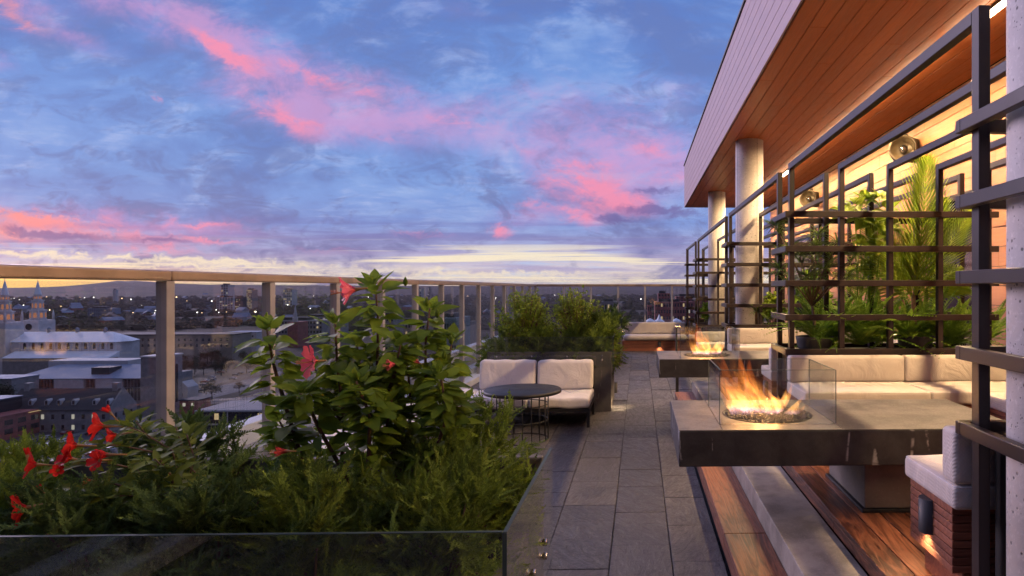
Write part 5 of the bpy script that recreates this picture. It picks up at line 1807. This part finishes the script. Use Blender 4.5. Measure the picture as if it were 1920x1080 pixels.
for (px, wd) in ((9, 402), (71, 430)):
    c = at(px, 540, wd)
    mb = MB(); h = 6.3; mb.rbox(c.x - h, c.x + h, c.y - h, c.y + h, GZ, -20, .5, 1)
    for sx in (-1, 1):
        for sy in (-1, 1): mb.lathe([(.7, -20), (.7, -16.5), (.02, -13)], c.x + sx * (h - .9), c.y + sy * (h - .9), 6)
    t = mb.build('tower', M['paleston'], cat_)
    mb = MB()
    for (ra, za, zb) in ((4.3, -20, -13.2), (3.0, -13.2, -6.6), (2.0, -6.6, -2.6)):
        mb.lathe([(ra * 1.12, za), (ra * 1.12, za + .5), (ra, za + .6), (ra, zb - .7), (ra * 1.12, zb - .6), (ra * 1.12, zb)], c.x, c.y, 8, False)
    mb.build('belfry', M['paleston'], t)
    mb = MB(); mb.lathe([(1.9, -2.6), (1.35, 0.4), (.8, 3.4), (.36, 5.6), (.16, 6.0), (.16, 11.5)], c.x, c.y, 8, False); mb.box(c.x - .8, c.x + .8, c.y - .12, c.y + .12, 8.6, 8.9); mb.build('spire', M['metalroof'], t)
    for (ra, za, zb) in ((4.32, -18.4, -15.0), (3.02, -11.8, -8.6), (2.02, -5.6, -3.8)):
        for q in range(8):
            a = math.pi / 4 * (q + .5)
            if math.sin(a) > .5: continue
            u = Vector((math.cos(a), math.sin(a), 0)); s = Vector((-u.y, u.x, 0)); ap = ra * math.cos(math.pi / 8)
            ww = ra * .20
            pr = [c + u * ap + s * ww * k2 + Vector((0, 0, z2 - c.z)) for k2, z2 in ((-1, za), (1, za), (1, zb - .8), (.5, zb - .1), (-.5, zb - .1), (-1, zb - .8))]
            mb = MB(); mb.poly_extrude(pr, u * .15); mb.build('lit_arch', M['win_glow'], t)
    mb = MB(); mb.box(c.x - 3, c.x + 3, c.y - h - .15, c.y - h - .001, -27.5, -21.5); f_ = mb.build('clock_surround', M['paleston'], t)
    mb = MB(); mb.poly_extrude([(c.x + 2.2 * math.cos(2 * math.pi * q / 16), c.y - h - .152, -24.5 + 2.2 * math.sin(2 * math.pi * q / 16)) for q in range(16)], (0, -.1, 0)); mb.build('rose', M['wind'], f_)

# long museum wing
YM = 330
mu = bld_('museum_wing', (-285, YM, GZ), 'long low building with grey standing seam roof and white flat roof behind')
part('wall', 'limestone', mu, (-320, -252, YM, YM + 32, GZ, -44.6))
mb = MB()
mb.addv([(-321, YM - .8, -44.6), (-249, YM - .8, -44.6), (-249, YM + 17, -39.3), (-311, YM + 17, -39.3), (-321, YM + 17, -44.6)])
for f in ((0, 1, 2, 3), (0, 3, 4), (1, 4, 2), (2, 4, 3), (0, 4, 1)): mb.face(f)
mb.build('seam_roof', M['blueroof'], mu)
mb = MB(); mb.rbox(-318, -276, YM + 17.2, YM + 30, -44, -37.4, .4, 2); mb.build('white_roof', M['cream'], mu)
mb = MB()
for k_ in range(44): mb.box(-316 + k_ * 1.5, -315.94 + k_ * 1.5, YM - .5, YM - .4, -44.55, -44.4)
mb.build('roof_gutter', M['metalroof'], mu)
for (a, b, nme) in ((-319, -299.5, 0), (-283.2, -279, 0), (-264, -252.5, 0)):
    w_ = part('curtain_glass', 'wind', mu, (a, b, YM - .25, YM - .001, -56, -45.2))
    n = max(2, int((b - a) / 1.5))
    part('mullion', 'limestone', w_, *[(a + (b - a) * q / n, a + (b - a) * q / n + .15, YM - .4, YM - .251, -56, -45.2) for q in range(n)] + [(a, b, YM - .36, YM - .252, -49.5, -49.3)])
for (a, b) in ((-298.8, -284), (-278, -264.8)): part('stone_panel', 'paleston', mu, (a, b, YM - .6, YM - .001, -56, -45.0))
part('plant_box', 'darkclad', mu, (-284, -275, YM + 4, YM + 12, -43.5, -39.6))
lb = bld_('stone_annex', (-310, 312, GZ), 'plain stone annex at the left edge below the dark trees')
part('wall', 'limestone', lb, (-345, -303, 312, 326, GZ, -42.5)); part('roof_edge', 'blueroof', lb, (-345.3, -302.7, 311.7, 326.3, -42.49, -42.0))
win_grid(lb, 1, 5, -318, -304, -52, -46, 312, 'y', 1.5, 3.6, .0, 5)

# stone house with dormers
YH = 267
sh_ = bld_('stone_house', (-236, YH, GZ), 'old stone house with steep dark roof and small white dormers', 'house')
x0, x1, yb = -262, -219.5, YH + 14
mb = MB(); mb.box(x0, x1, YH, yb, GZ, -48.6)
mb.poly_extrude([(x1 - .6, YH - .1, -48.6), (x1 - .6, yb + .1, -48.6), (x1 - .6, YH + 7, -40.4)], (.6, 0, 0)); mb.build('wall', M['limestone'], sh_)
mb = MB(); mb.poly_extrude([(x0, YH - .7, -48.7), (x0, YH + 7, -41), (x0, yb + .7, -48.7)], (x1 - x0 - .61, 0, 0)); rf = mb.build('roof', M['slateroof'], sh_)
for i in range(6):
    xd = x0 + 9.5 + [0, 6.5, 11.5, 17.5, 26, 31.5][i]
    mb = MB(); mb.poly_extrude([(xd - .8, YH + .8, -47.0), (xd + .8, YH + .8, -47.0), (xd + .8, YH + .8, -45.2), (xd, YH + .8, -44.4), (xd - .8, YH + .8, -45.2)], (0, 3, 0)); dm = mb.build('dormer', M['cream'], sh_)
    mb = MB(); mb.box(xd - .42, xd + .42, YH + .7, YH + .799, -46.7, -45.2); mb.build('pane', M['wind'], dm)
for xc_ in (x0 + 3, x1 - 3):
    mb = MB(); mb.box(xc_ - 1, xc_ + 1, YH + 6, YH + 8.4, -43, -38.6); mb.build('chimney', M['limestone'], rf)
for r_ in range(2):
    for c_ in range(10): window(sh_, x0 + 3 + c_ * 4.1, YH - .002, -56.0 + r_ * 4.4, 1.1, 1.9, 'y', 2 if (r_ * 10 + c_) in (11, 13, 16, 18, 6) else 0)
for c_ in range(3): window(sh_, x1 + .002, YH + 3 + c_ * 4, -51.5, 1.0, 1.8, 'x', 0)

# brick block
bb = bld_('brick_building', (-256, 250, GZ), 'red brick building with dark upper storey at the left edge')
part('wall', 'brick', bb, (-275, -248, 205, 275, GZ, -48.9)); part('parapet', 'brick', bb, (-275.2, -247.8, 204.8, 275.2, -48.89, -48.3))
part('upper_storey', 'darkclad', bb, (-275, -256, 205, 268, -48.29, -43.2)); part('upper_roof', 'blueroof', bb, (-275.3, -255.7, 204.7, 268.3, -43.19, -42.8))
win_grid(bb, 2, 11, 214, 273, -56.5, -49.4, -248, 'x', 3.2, 2.0, .05, 3)
mb = MB(); mb.box(-247.9, -247.2, 262, 272, -48.9, -48.75); mb.build('sign_light', M['win_lit'], bb)

# grey end block
eb = bld_('stone_tower_block', (-225, 300, GZ), 'tall grey stone block with one tall arched opening right of the first post')
part('wall', 'limestone', eb, (-231, -222, 298, 312, GZ, -30.5)); part('cornice', 'paleston', eb, (-231.3, -221.7, 297.7, 312.3, -30.49, -29.9))
for c_ in range(3): window(eb, -222 + .002, 301 + c_ * 3.6, -44, 1.6, 18, 'x', 0, True)
ws = bld_('white_gable_house', (-238, 335, GZ), 'small white gabled house behind the grey stone block', 'house')
mb = MB(); mb.box(-241, -235, 334, 342, GZ, -50); mb.poly_extrude([(-241, 334, -50), (-235, 334, -50), (-238, 334, -47)], (0, 8, 0)); mb.build('wall', M['cream'], ws)
window(ws, -238, 333.99, -54, 1, 1.5, 'y', 0)
dh = bld_('dark_brick_house', (-212, 305, GZ), 'small dark brick house with two white framed windows by the street', 'house')
part('wall', 'brick', dh, (-217, -208.5, 303, 312, GZ, -51.6)); part('flat_roof', 'slateroof', dh, (-217.3, -208.2, 302.7, 312.3, -51.59, -51.2))
window(dh, -214.8, 302.99, -53.4, 1.3, 1.6, 'y', 2); window(dh, -210.8, 302.99, -53.4, 1.3, 1.6, 'y', 2)

# glass office
go = bld_('glass_office', (-165, 255, GZ), 'two storey glass office with flat white rimmed roof and lit rooms')
x0, x1 = -176.5, -138
part('core', 'darkclad', go, (x0 + .5, x1 - .5, 255.5, 276, GZ, -47.6))
part('roof_slab', 'cream', go, (x0, x1, 254.6, 277, -47.59, -47.0)); part('floor_slab', 'cream', go, (x0, x1, 254.8, 255.49, -52.9, -52.4)); part('roof_top', 'roofgrey', go, (x0 + .4, x1 - .4, 255, 276.5, -46.99, -46.9))
for q in range(4): part('corner_post', 'cream', go, (x0 + q * 12.6, x0 + q * 12.6 + .35, 254.7, 255.0, GZ, -47.6))
rs = random.Random(3)
for r_, (za, zb) in enumerate(((-57.6, -53.0), (-52.3, -47.7))):
    for c_ in range(22):
        xa = x0 + .6 + c_ * 1.7
        l = (r_ == 1 and c_ in (4, 14, 15))
        mb = MB(); mb.box(xa, xa + 1.6, 255.2, 255.48, za + (0.1 if not l else 1.5), zb - (.1 if not l else .6)); mb.build('window', M['win_lit' if l else 'wind'], go)

# long beige building and neighbours
lg = bld_('long_beige_building', (-350, 525, GZ), 'long beige building with rows of small windows beside the cathedral')
part('wall', 'beige', lg, (-432, -330, 520, 545, GZ, -36.5)); part('roof', 'slateroof', lg, (-432.5, -329.5, 519.5, 545.5, -36.49, -35.8))
win_grid(lg, 2, 20, -428, -332, -47, -38, 520, 'y', 1.6, 2.2, .04, 8)
wb_ = bld_('white_flat_building', (-355, 585, GZ), 'plain white flat roofed building behind the bare trees')
part('wall', 'cream', wb_, (-368, -341, 570, 590, GZ, -38)); part('roof', 'blueroof', wb_, (-368.3, -340.7, 569.7, 590.3, -37.99, -37.6)); win_grid(wb_, 2, 6, -367, -342, -48, -39, 570, 'y', 1.2, 1.6, .03, 9)


def slab(name, px0, px1, pyt, wd, depth, mat, lab, rows=0, cols=0, lit=.08, seed=1, grp=None, pyb=None, ww=None):
    a, b = at(px0, 540, wd), at(px1, 540, wd)
    zt = EYE - (pyt - 540) / 1180 * wd
    e_ = bld_(name, ((a.x + b.x) / 2, wd, GZ), lab, 'building', grp)
    x0, x1 = a.x, b.x
    mb = MB(); mb.box(x0, x1, wd, wd + depth, GZ, zt); mb.build('wall', M[mat], e_)
    mb = MB(); mb.box(x0 + (x1 - x0) * .1, x1 - (x1 - x0) * .35, wd + depth * .2, wd + depth * .7, zt, zt + 3.2); mb.box(x0 - .2, x1 + .2, wd - .2, wd + depth + .2, zt + .001, zt + .7) if False else None
    mb.build('roof_plant', M['darkclad'], e_)
    if rows:
        zb = GZ + 4 if pyb is None else EYE - (pyb - 540) / 1180 * wd
        cw = (x1 - x0) / cols; rh = (zt - zb) / rows
        win_grid(e_, rows, cols, x0, x1, zb, zt, wd, 'y', (ww or .55) * cw, .5 * rh, lit, seed)
    return e_


slab('apartment_block', 188, 232, 577, 1240, 20, 'blueroof', 'grey blue apartment slab beyond the cathedral roof', 6, 12, .06, 1)
slab('office_tower', 420, 450, 557, 1500, 30, 'cream', 'pale tower with vertical bands, the tallest left of the hibiscus', 8, 6, .10, 2)
slab('office_tower', 428, 441, 534, 1530, 24, 'cream', 'slender white tower top rising behind the pale banded tower', 5, 3, .05, 3, pyb=556)
slab('apartment_block', 453, 463, 557, 1450, 24, 'darkclad', 'narrow dark apartment block right of the pale banded tower', 9, 4, .15, 4)
slab('apartment_block', 474, 484, 543, 1600, 24, 'beige', 'narrow block full of lit windows left of the second post', 12, 4, .45, 5)
slab('office_tower', 233, 238, 543, 2400, 12, 'cream', 'thin pale tower under the hill top', 0, 0)
slab('apartment_block', 357, 365, 570, 1700, 20, 'beige', 'slim lone block among the dark trees', 7, 3, .05, 6)
slab('office_tower', 541, 557, 543, 2000, 30, 'cream', 'white cube tower behind the left hibiscus leaves', 6, 5, .12, 7)
slab('office_building', 520, 612, 600, 700, 30, 'limestone', 'wide grey office with a lit window row behind the hibiscus', 4, 16, .16, 8)
slab('office_building', 575, 640, 594, 800, 30, 'limestone', 'grey office partly hidden behind the hibiscus centre', 4, 12, .10, 9)
slab('apartment_block', 712, 742, 592, 520, 24, 'limestone', 'grey apartment house beside the rail post right of the tall stem', 6, 7, .06, 10)
slab('apartment_block', 748, 800, 604, 560, 24, 'beige', 'low beige block behind the right hibiscus stem', 4, 10, .08, 11)
slab('office_tower', 782, 794, 541, 2300, 30, 'greenroof', 'teal glass tower near the horizon right of the tall stem', 5, 3, .15, 12)
slab('apartment_block', 806, 810, 540, 2600, 16, 'beige', 'thin far tower with a red light', 4, 2, .1, 13)
slab('hall', 832, 858, 596, 480, 40, 'greenroof', 'hall with pale green roof between two rail posts', 2, 6, .06, 14)
slab('apartment_block', 866, 884, 603, 620, 24, 'beige', 'small beige block left of the golden shrubs', 4, 5, .1, 15)
slab('office_building', 1128, 1160, 565, 900, 24, 'limestone', 'low grey building above the golden shrub tip', 2, 6, .10, 16)
slab('apartment_block', 1228, 1300, 566, 760, 30, 'brick', 'broad brown apartment block behind the far railing', 5, 14, .14, 17)
slab('apartment_block', 1234, 1256, 550, 790, 24, 'brick', 'brown tower stepping up behind the broad brown block', 2, 4, .1, 18, pyb=565)
slab('apartment_block', 1268, 1330, 556, 800, 24, 'brick', 'brown tower at the trellis end behind the broad brown block', 2, 9, .15, 19, pyb=565)
slab('apartment_block', 1214, 1222, 572, 720, 16, 'brick', 'slim brown stair block left of the broad brown block', 4, 2, .05, 20)
# church with a white steeple
st_ = bld_('steeple_church', (at(558, 540, 640).x, 640, GZ), 'small church with white stepped steeple behind the left hibiscus', 'church')
c = at(558, 540, 640)
part('body', 'brick', st_, (c.x - 5, c.x + 5, 640, 660, GZ, -32.5)); mb = MB(); mb.lathe([(2.6, -32.5), (2.6, -28), (1.9, -27.8), (1.9, -24), (1.3, -23.8), (1.1, -21), (.05, -14.5)], c.x, 645, 8, False); mb.build('steeple', M['cream'], st_)
# white tents
for i, (px, lab) in enumerate(((1219, 'low white event tent left of the peaked one'), (1236, 'peaked white event tent seen through the far railing'), (1268, 'small white event tent beside the trellis end'))):
    c = at(px, 600, 640); c.z = GZ
    mb = MB(); mb.lathe([(5.5, GZ), (5.5, GZ + 26), (2.2, GZ + 28), (.2, GZ + (33 if i == 1 else 29))], c.x, c.y, 6, False)
    o = mb.build('event_tent', M['metalroof']); tag(o, lab, 'tent', 'white event tents')

# far houses
hs = None
rs = random.Random(77)
hm = []
for k_, mt in enumerate(('cream', 'beige', 'brick', 'limestone')):
    mb = MB(); mb.box(-7, 7, -5, 5, 0, 6); mb.cur = 1; mb.poly_extrude([(-7.5, -5.5, 6), (-7.5, 5.5, 6), (-7.5, 0, 9.5)], (15, 0, 0))
    o = mb.build('far_house', [M[mt], M['slateroof'] if k_ % 2 else M['blueroof']]); hm.append(o.data); bpy.data.objects.remove(o)
for i in range(150):
    px = rs.uniform(0, 1180) if rs.random() < .8 else rs.uniform(0, 520)
    py = 552 + 62 * rs.random() ** 1.7
    p = gnd(px, py)
    if p.y < 560: continue
    o = link_mesh('far_house', rs.choice(hm)); o.location = p; o.rotation_euler.z = rs.uniform(0, 3.1); sc_ = rs.uniform(.9, 1.9); o.scale = (sc_, sc_, sc_ * rs.uniform(.8, 1.5))
    tag(o, 'far house among dark trees below the hills', 'house', 'far houses among the trees')

# street lamps
def lamp_mesh(mat, r):
    mb = MB(); mb.cur = 0; mb.tube([(0, 0, 0), (0, 0, 8)], r * .35, 5); mb.cur = 1; mb.lathe([(.05 * r, 8), (r, 8 + r * .7), (r, 8 + r * 1.3), (.05 * r, 8 + 2 * r)], 0, 0, 8)
    o = mb.build('street_lamp', [M['pole'], M[mat]]); d_ = o.data; bpy.data.objects.remove(o); return d_
lm = {}
for i in range(185):
    q = rs.random()
    px = rs.uniform(0, 1300) if q < .55 else rs.uniform(300, 520) if q < .8 else rs.uniform(20, 300)
    py = 549 + 50 * rs.random() ** 1.5 if q < .93 else rs.uniform(600, 745)
    p = gnd(px, py)
    r_ = max(.30, p.y * .00052 * rs.uniform(.7, 1.5)); kk = (round(math.log(r_) * 3), rs.random() < .30)
    if kk not in lm: lm[kk] = lamp_mesh('lampo' if kk[1] else 'lampw', math.exp(kk[0] / 3))
    o = link_mesh('street_lamp', lm[kk]); o.location = p
    tag(o, 'lit amber street lamp as a dot in the dusky city' if kk[1] else 'lit white street lamp as a dot in the dusky city', 'street lamp', 'amber lamps in the city' if kk[1] else 'white lamps in the city')

# cars
def car_mesh(paint):
    mb = MB(); mb.cur = 0
    side = [(-2.2, .35), (2.2, .35), (2.25, .75), (1.3, .95), (.7, 1.42), (-1.1, 1.45), (-1.9, 1.0), (-2.25, .9)]
    mb.poly_extrude([(-.88, a, b) for a, b in side], (1.76, 0, 0))
    mb.cur = 1
    for sx in (-.885, .865): mb.poly_extrude([(sx, a, b) for a, b in ((1.05, .97), (.62, 1.36), (-1.0, 1.38), (-1.6, 1.0))], (.02, 0, 0))
    mb.poly_extrude([(-.74, 1.27, .98), (.74, 1.27, .98), (.68, .74, 1.40), (-.68, .74, 1.40)], (0, .04, .02)); mb.poly_extrude([(-.74, -1.86, 1.02), (.74, -1.86, 1.02), (.68, -1.16, 1.42), (-.68, -1.16, 1.42)], (0, -.04, .02))
    mb.cur = 2
    for sx in (-.9, .72):
        for sy in (-1.4, 1.4):
            i0 = len(mb.v); mb.lathe([(.33, 0), (.33, .18)], 0, 0, 12)
            for j in range(i0, len(mb.v)):
                a, b, c_ = mb.v[j]; mb.v[j] = (sx + c_, sy + a, .34 + b)
    o = mb.build('parked_car', [M[paint], M['wind'], M['black']]); d_ = o.data; bpy.data.objects.remove(o); return d_
for nm, c_ in (('car_white', (.6, .6, .62)), ('car_dark', (.02, .022, .03)), ('car_blue', (.03, .06, .13)), ('car_silver', (.3, .31, .33)), ('car_red', (.25, .02, .02))):
    M[nm] = simple(nm.replace('_', ' paint '), c_, .3, 0, .05, 3, spec=.7)
cmesh = {k_: car_mesh(k_) for k_ in ('car_white', 'car_dark', 'car_blue', 'car_silver', 'car_red')}
spots = []
for i in range(13): spots.append((-233.2, 226 + i * 7.3 + rs.uniform(-.6, .6), 0))
for i in range(10): spots.append((-252.2, 280 + i * 11 + rs.uniform(-2, 2), 0))
for r_ in range(3):
    for i in range(9):
        if rs.random() < .75: spots.append((-222 + r_ * 14, 222 + i * 6.5, R(90) + rs.uniform(-.05, .05)))
for i in range(14): spots.append((rs.uniform(-300, -264), rs.uniform(372, 455), R(90)))
for i in range(8): spots.append((-243 + rs.choice((-3, 3)), rs.uniform(340, 640), 0))
cn = {'car_white': 'white', 'car_dark': 'black', 'car_blue': 'blue', 'car_silver': 'silver', 'car_red': 'red'}
for (x_, y_, rz) in spots:
    k_ = rs.choice(list(cmesh)); o = link_mesh('parked_car', cmesh[k_]); o.location = (x_, y_, GZ + .13); o.rotation_euler.z = rz
    tag(o, f'small {cn[k_]} car on the streets far below the railing', 'car', f'{cn[k_]} cars far below')

# trees of the city, each its own
LB = [leaf_proto(1, .8, .3, .3, 2)]


def city_tree(kind, seed):
    rs_ = random.Random(seed); e_ = bpy.data.objects.new('city_tree', None); COL.objects.link(e_)
    mb = MB(); mb.tube([(0, 0, 0), (.1, 0, 2.5), (0, .1, 5)], [.35, .26, .16], 6)
    cl_ = Cloud()
    for b in range(16):
        az = rs_.uniform(0, 6.28); th = rs_.uniform(.1, 1.5); L = rs_.uniform(3.2, 4.6)
        c = Vector((math.sin(th) * math.cos(az) * L, math.sin(th) * math.sin(az) * L, 5.0 + math.cos(th) * L * .95))
        mb.tube([(0, .1, rs_.uniform(3, 5)), c * .55 + Vector((0, 0, 2)), c], [.12, .08, .03], 4, False)
        for k_ in range(52):
            p = c + Vector([rs_.gauss(0, .75) for _ in range(3)])
            cl_.put(LB[0], p, (rs_.gauss(0, 1), rs_.gauss(0, 1), rs_.gauss(0, .7)), (rs_.gauss(0, .5), rs_.gauss(0, .5), 1), rs_.uniform(.45, .85))
    mb.build('trunk', M['bark'], e_); cl_.build('crown', M[kind], e_)
    return e_
tproto = [city_tree('tree_d', 1), city_tree('tree_b', 2), city_tree('tree_d', 3)]
tsp = []
for i in range(11): tsp.append((rs.uniform(-335, -295), rs.uniform(296, 309), 1.35))       # dark clump at the left edge
for i in range(16): tsp.append((rs.uniform(-315, -262), rs.uniform(365, 465), .9))
for i in range(12): tsp.append((-228 + rs.uniform(0, 2), 340 + i * 24, .8))
for i in range(14): tsp.append((rs.uniform(-225, -70), rs.uniform(400, 520), 1.1))
for i in range(14): tsp.append((rs.uniform(-440, -260), rs.uniform(475, 515), 1.1))
for i in range(10): tsp.append((rs.uniform(-60, 60), rs.uniform(480, 700), 1.2))
where = {0: 'dense dark tree at the left edge in front of the cathedral', 1: 'tree on the lawn across the street from the glass office', 2: 'street tree along the boulevard', 3: 'tree on the green behind the hibiscus', 4: 'tree in front of the long beige building', 5: 'tree far below the far railing'}
cnt = 0
first = True
for i, (x_, y_, s_) in enumerate(tsp):
    q = 0 if i < 11 else 1 if i < 27 else 2 if i < 39 else 3 if i < 53 else 4 if i < 67 else 5
    k_ = i % 3 if q else (0 if i % 2 else 2)
    o = copy_tree(tproto[k_]); o.location = (x_, y_, GZ); o.rotation_euler.z = rs.uniform(0, 6.28); f = s_ * rs.uniform(.8, 1.25); o.scale = (f, f, f * rs.uniform(.9, 1.2))
    tag(o, where[q], 'tree', where[q].replace('tree', 'trees', 1))
for t in tproto:
    for ch in list(t.children): bpy.data.objects.remove(ch)
    bpy.data.objects.remove(t)

# woods that read as one mass
def blob_proto(seed):
    rs_ = random.Random(seed); V, F = [], []
    n, m_ = 7, 4
    for i in range(m_ + 1):
        th = math.pi * .56 * i / m_
        for j in range(n):
            a = 2 * math.pi * (j + .5 * (i % 2)) / n; q = 1 + rs_.uniform(-.25, .25)
            V.append((math.sin(th) * math.cos(a) * q, math.sin(th) * math.sin(a) * q, math.cos(th) * q * .9 + .25))
    for i in range(m_):
        for j in range(n):
            F.append((i * n + j, i * n + (j + 1) % n, (i + 1) * n + (j + 1) % n, (i + 1) * n + j))
    return np.array(V, float), tri(F)
BP = [blob_proto(i) for i in range(6)]
M['woods'] = leaf_mat('far woods', (0.022, 0.028, 0.014), (0.095, 0.070, 0.036), .9, 0.0)
cl = Cloud(); rs = random.Random(8)
for i in range(8500):
    px = rs.uniform(-60, 1420); py = 548 + 72 * rs.random() ** 1.6
    p = gnd(px, py)
    if p.y < 540: continue
    if p.y < 1700 and math.sin(p.x * .011 + 1.3) * math.sin(p.y * .009) > .35: continue
    s_ = rs.uniform(3.5, 7.5) * (1 + p.y / 3500)
    cl.put(rs.choice(BP), (p.x, p.y, GZ - .5), (math.cos(i), math.sin(i), 0), (0, 0, 1), s_)
o = cl.build('woods', M['woods']); tag(o, 'dark woods covering the land towards the hills', 'woods', None, 'stuff')

# evening haze over the city
hz = MB(); hz.box(-9500, 9500, -9500, 9500, GZ - 260, 104)
m, g = new_mat('evening haze')
pv = g.node('ShaderNodeVolumePrincipled')
pv.inputs['Color'].default_value = (0.86, 0.72, 0.80, 1)
pv.inputs['Density'].default_value = 0.000032
pv.inputs['Anisotropy'].default_value = 0.2
o_ = g.node('ShaderNodeOutputMaterial'); g.l.new(pv.outputs[0], o_.inputs['Volume'])
o = hz.build('haze', m); o['kind'] = 'stuff'
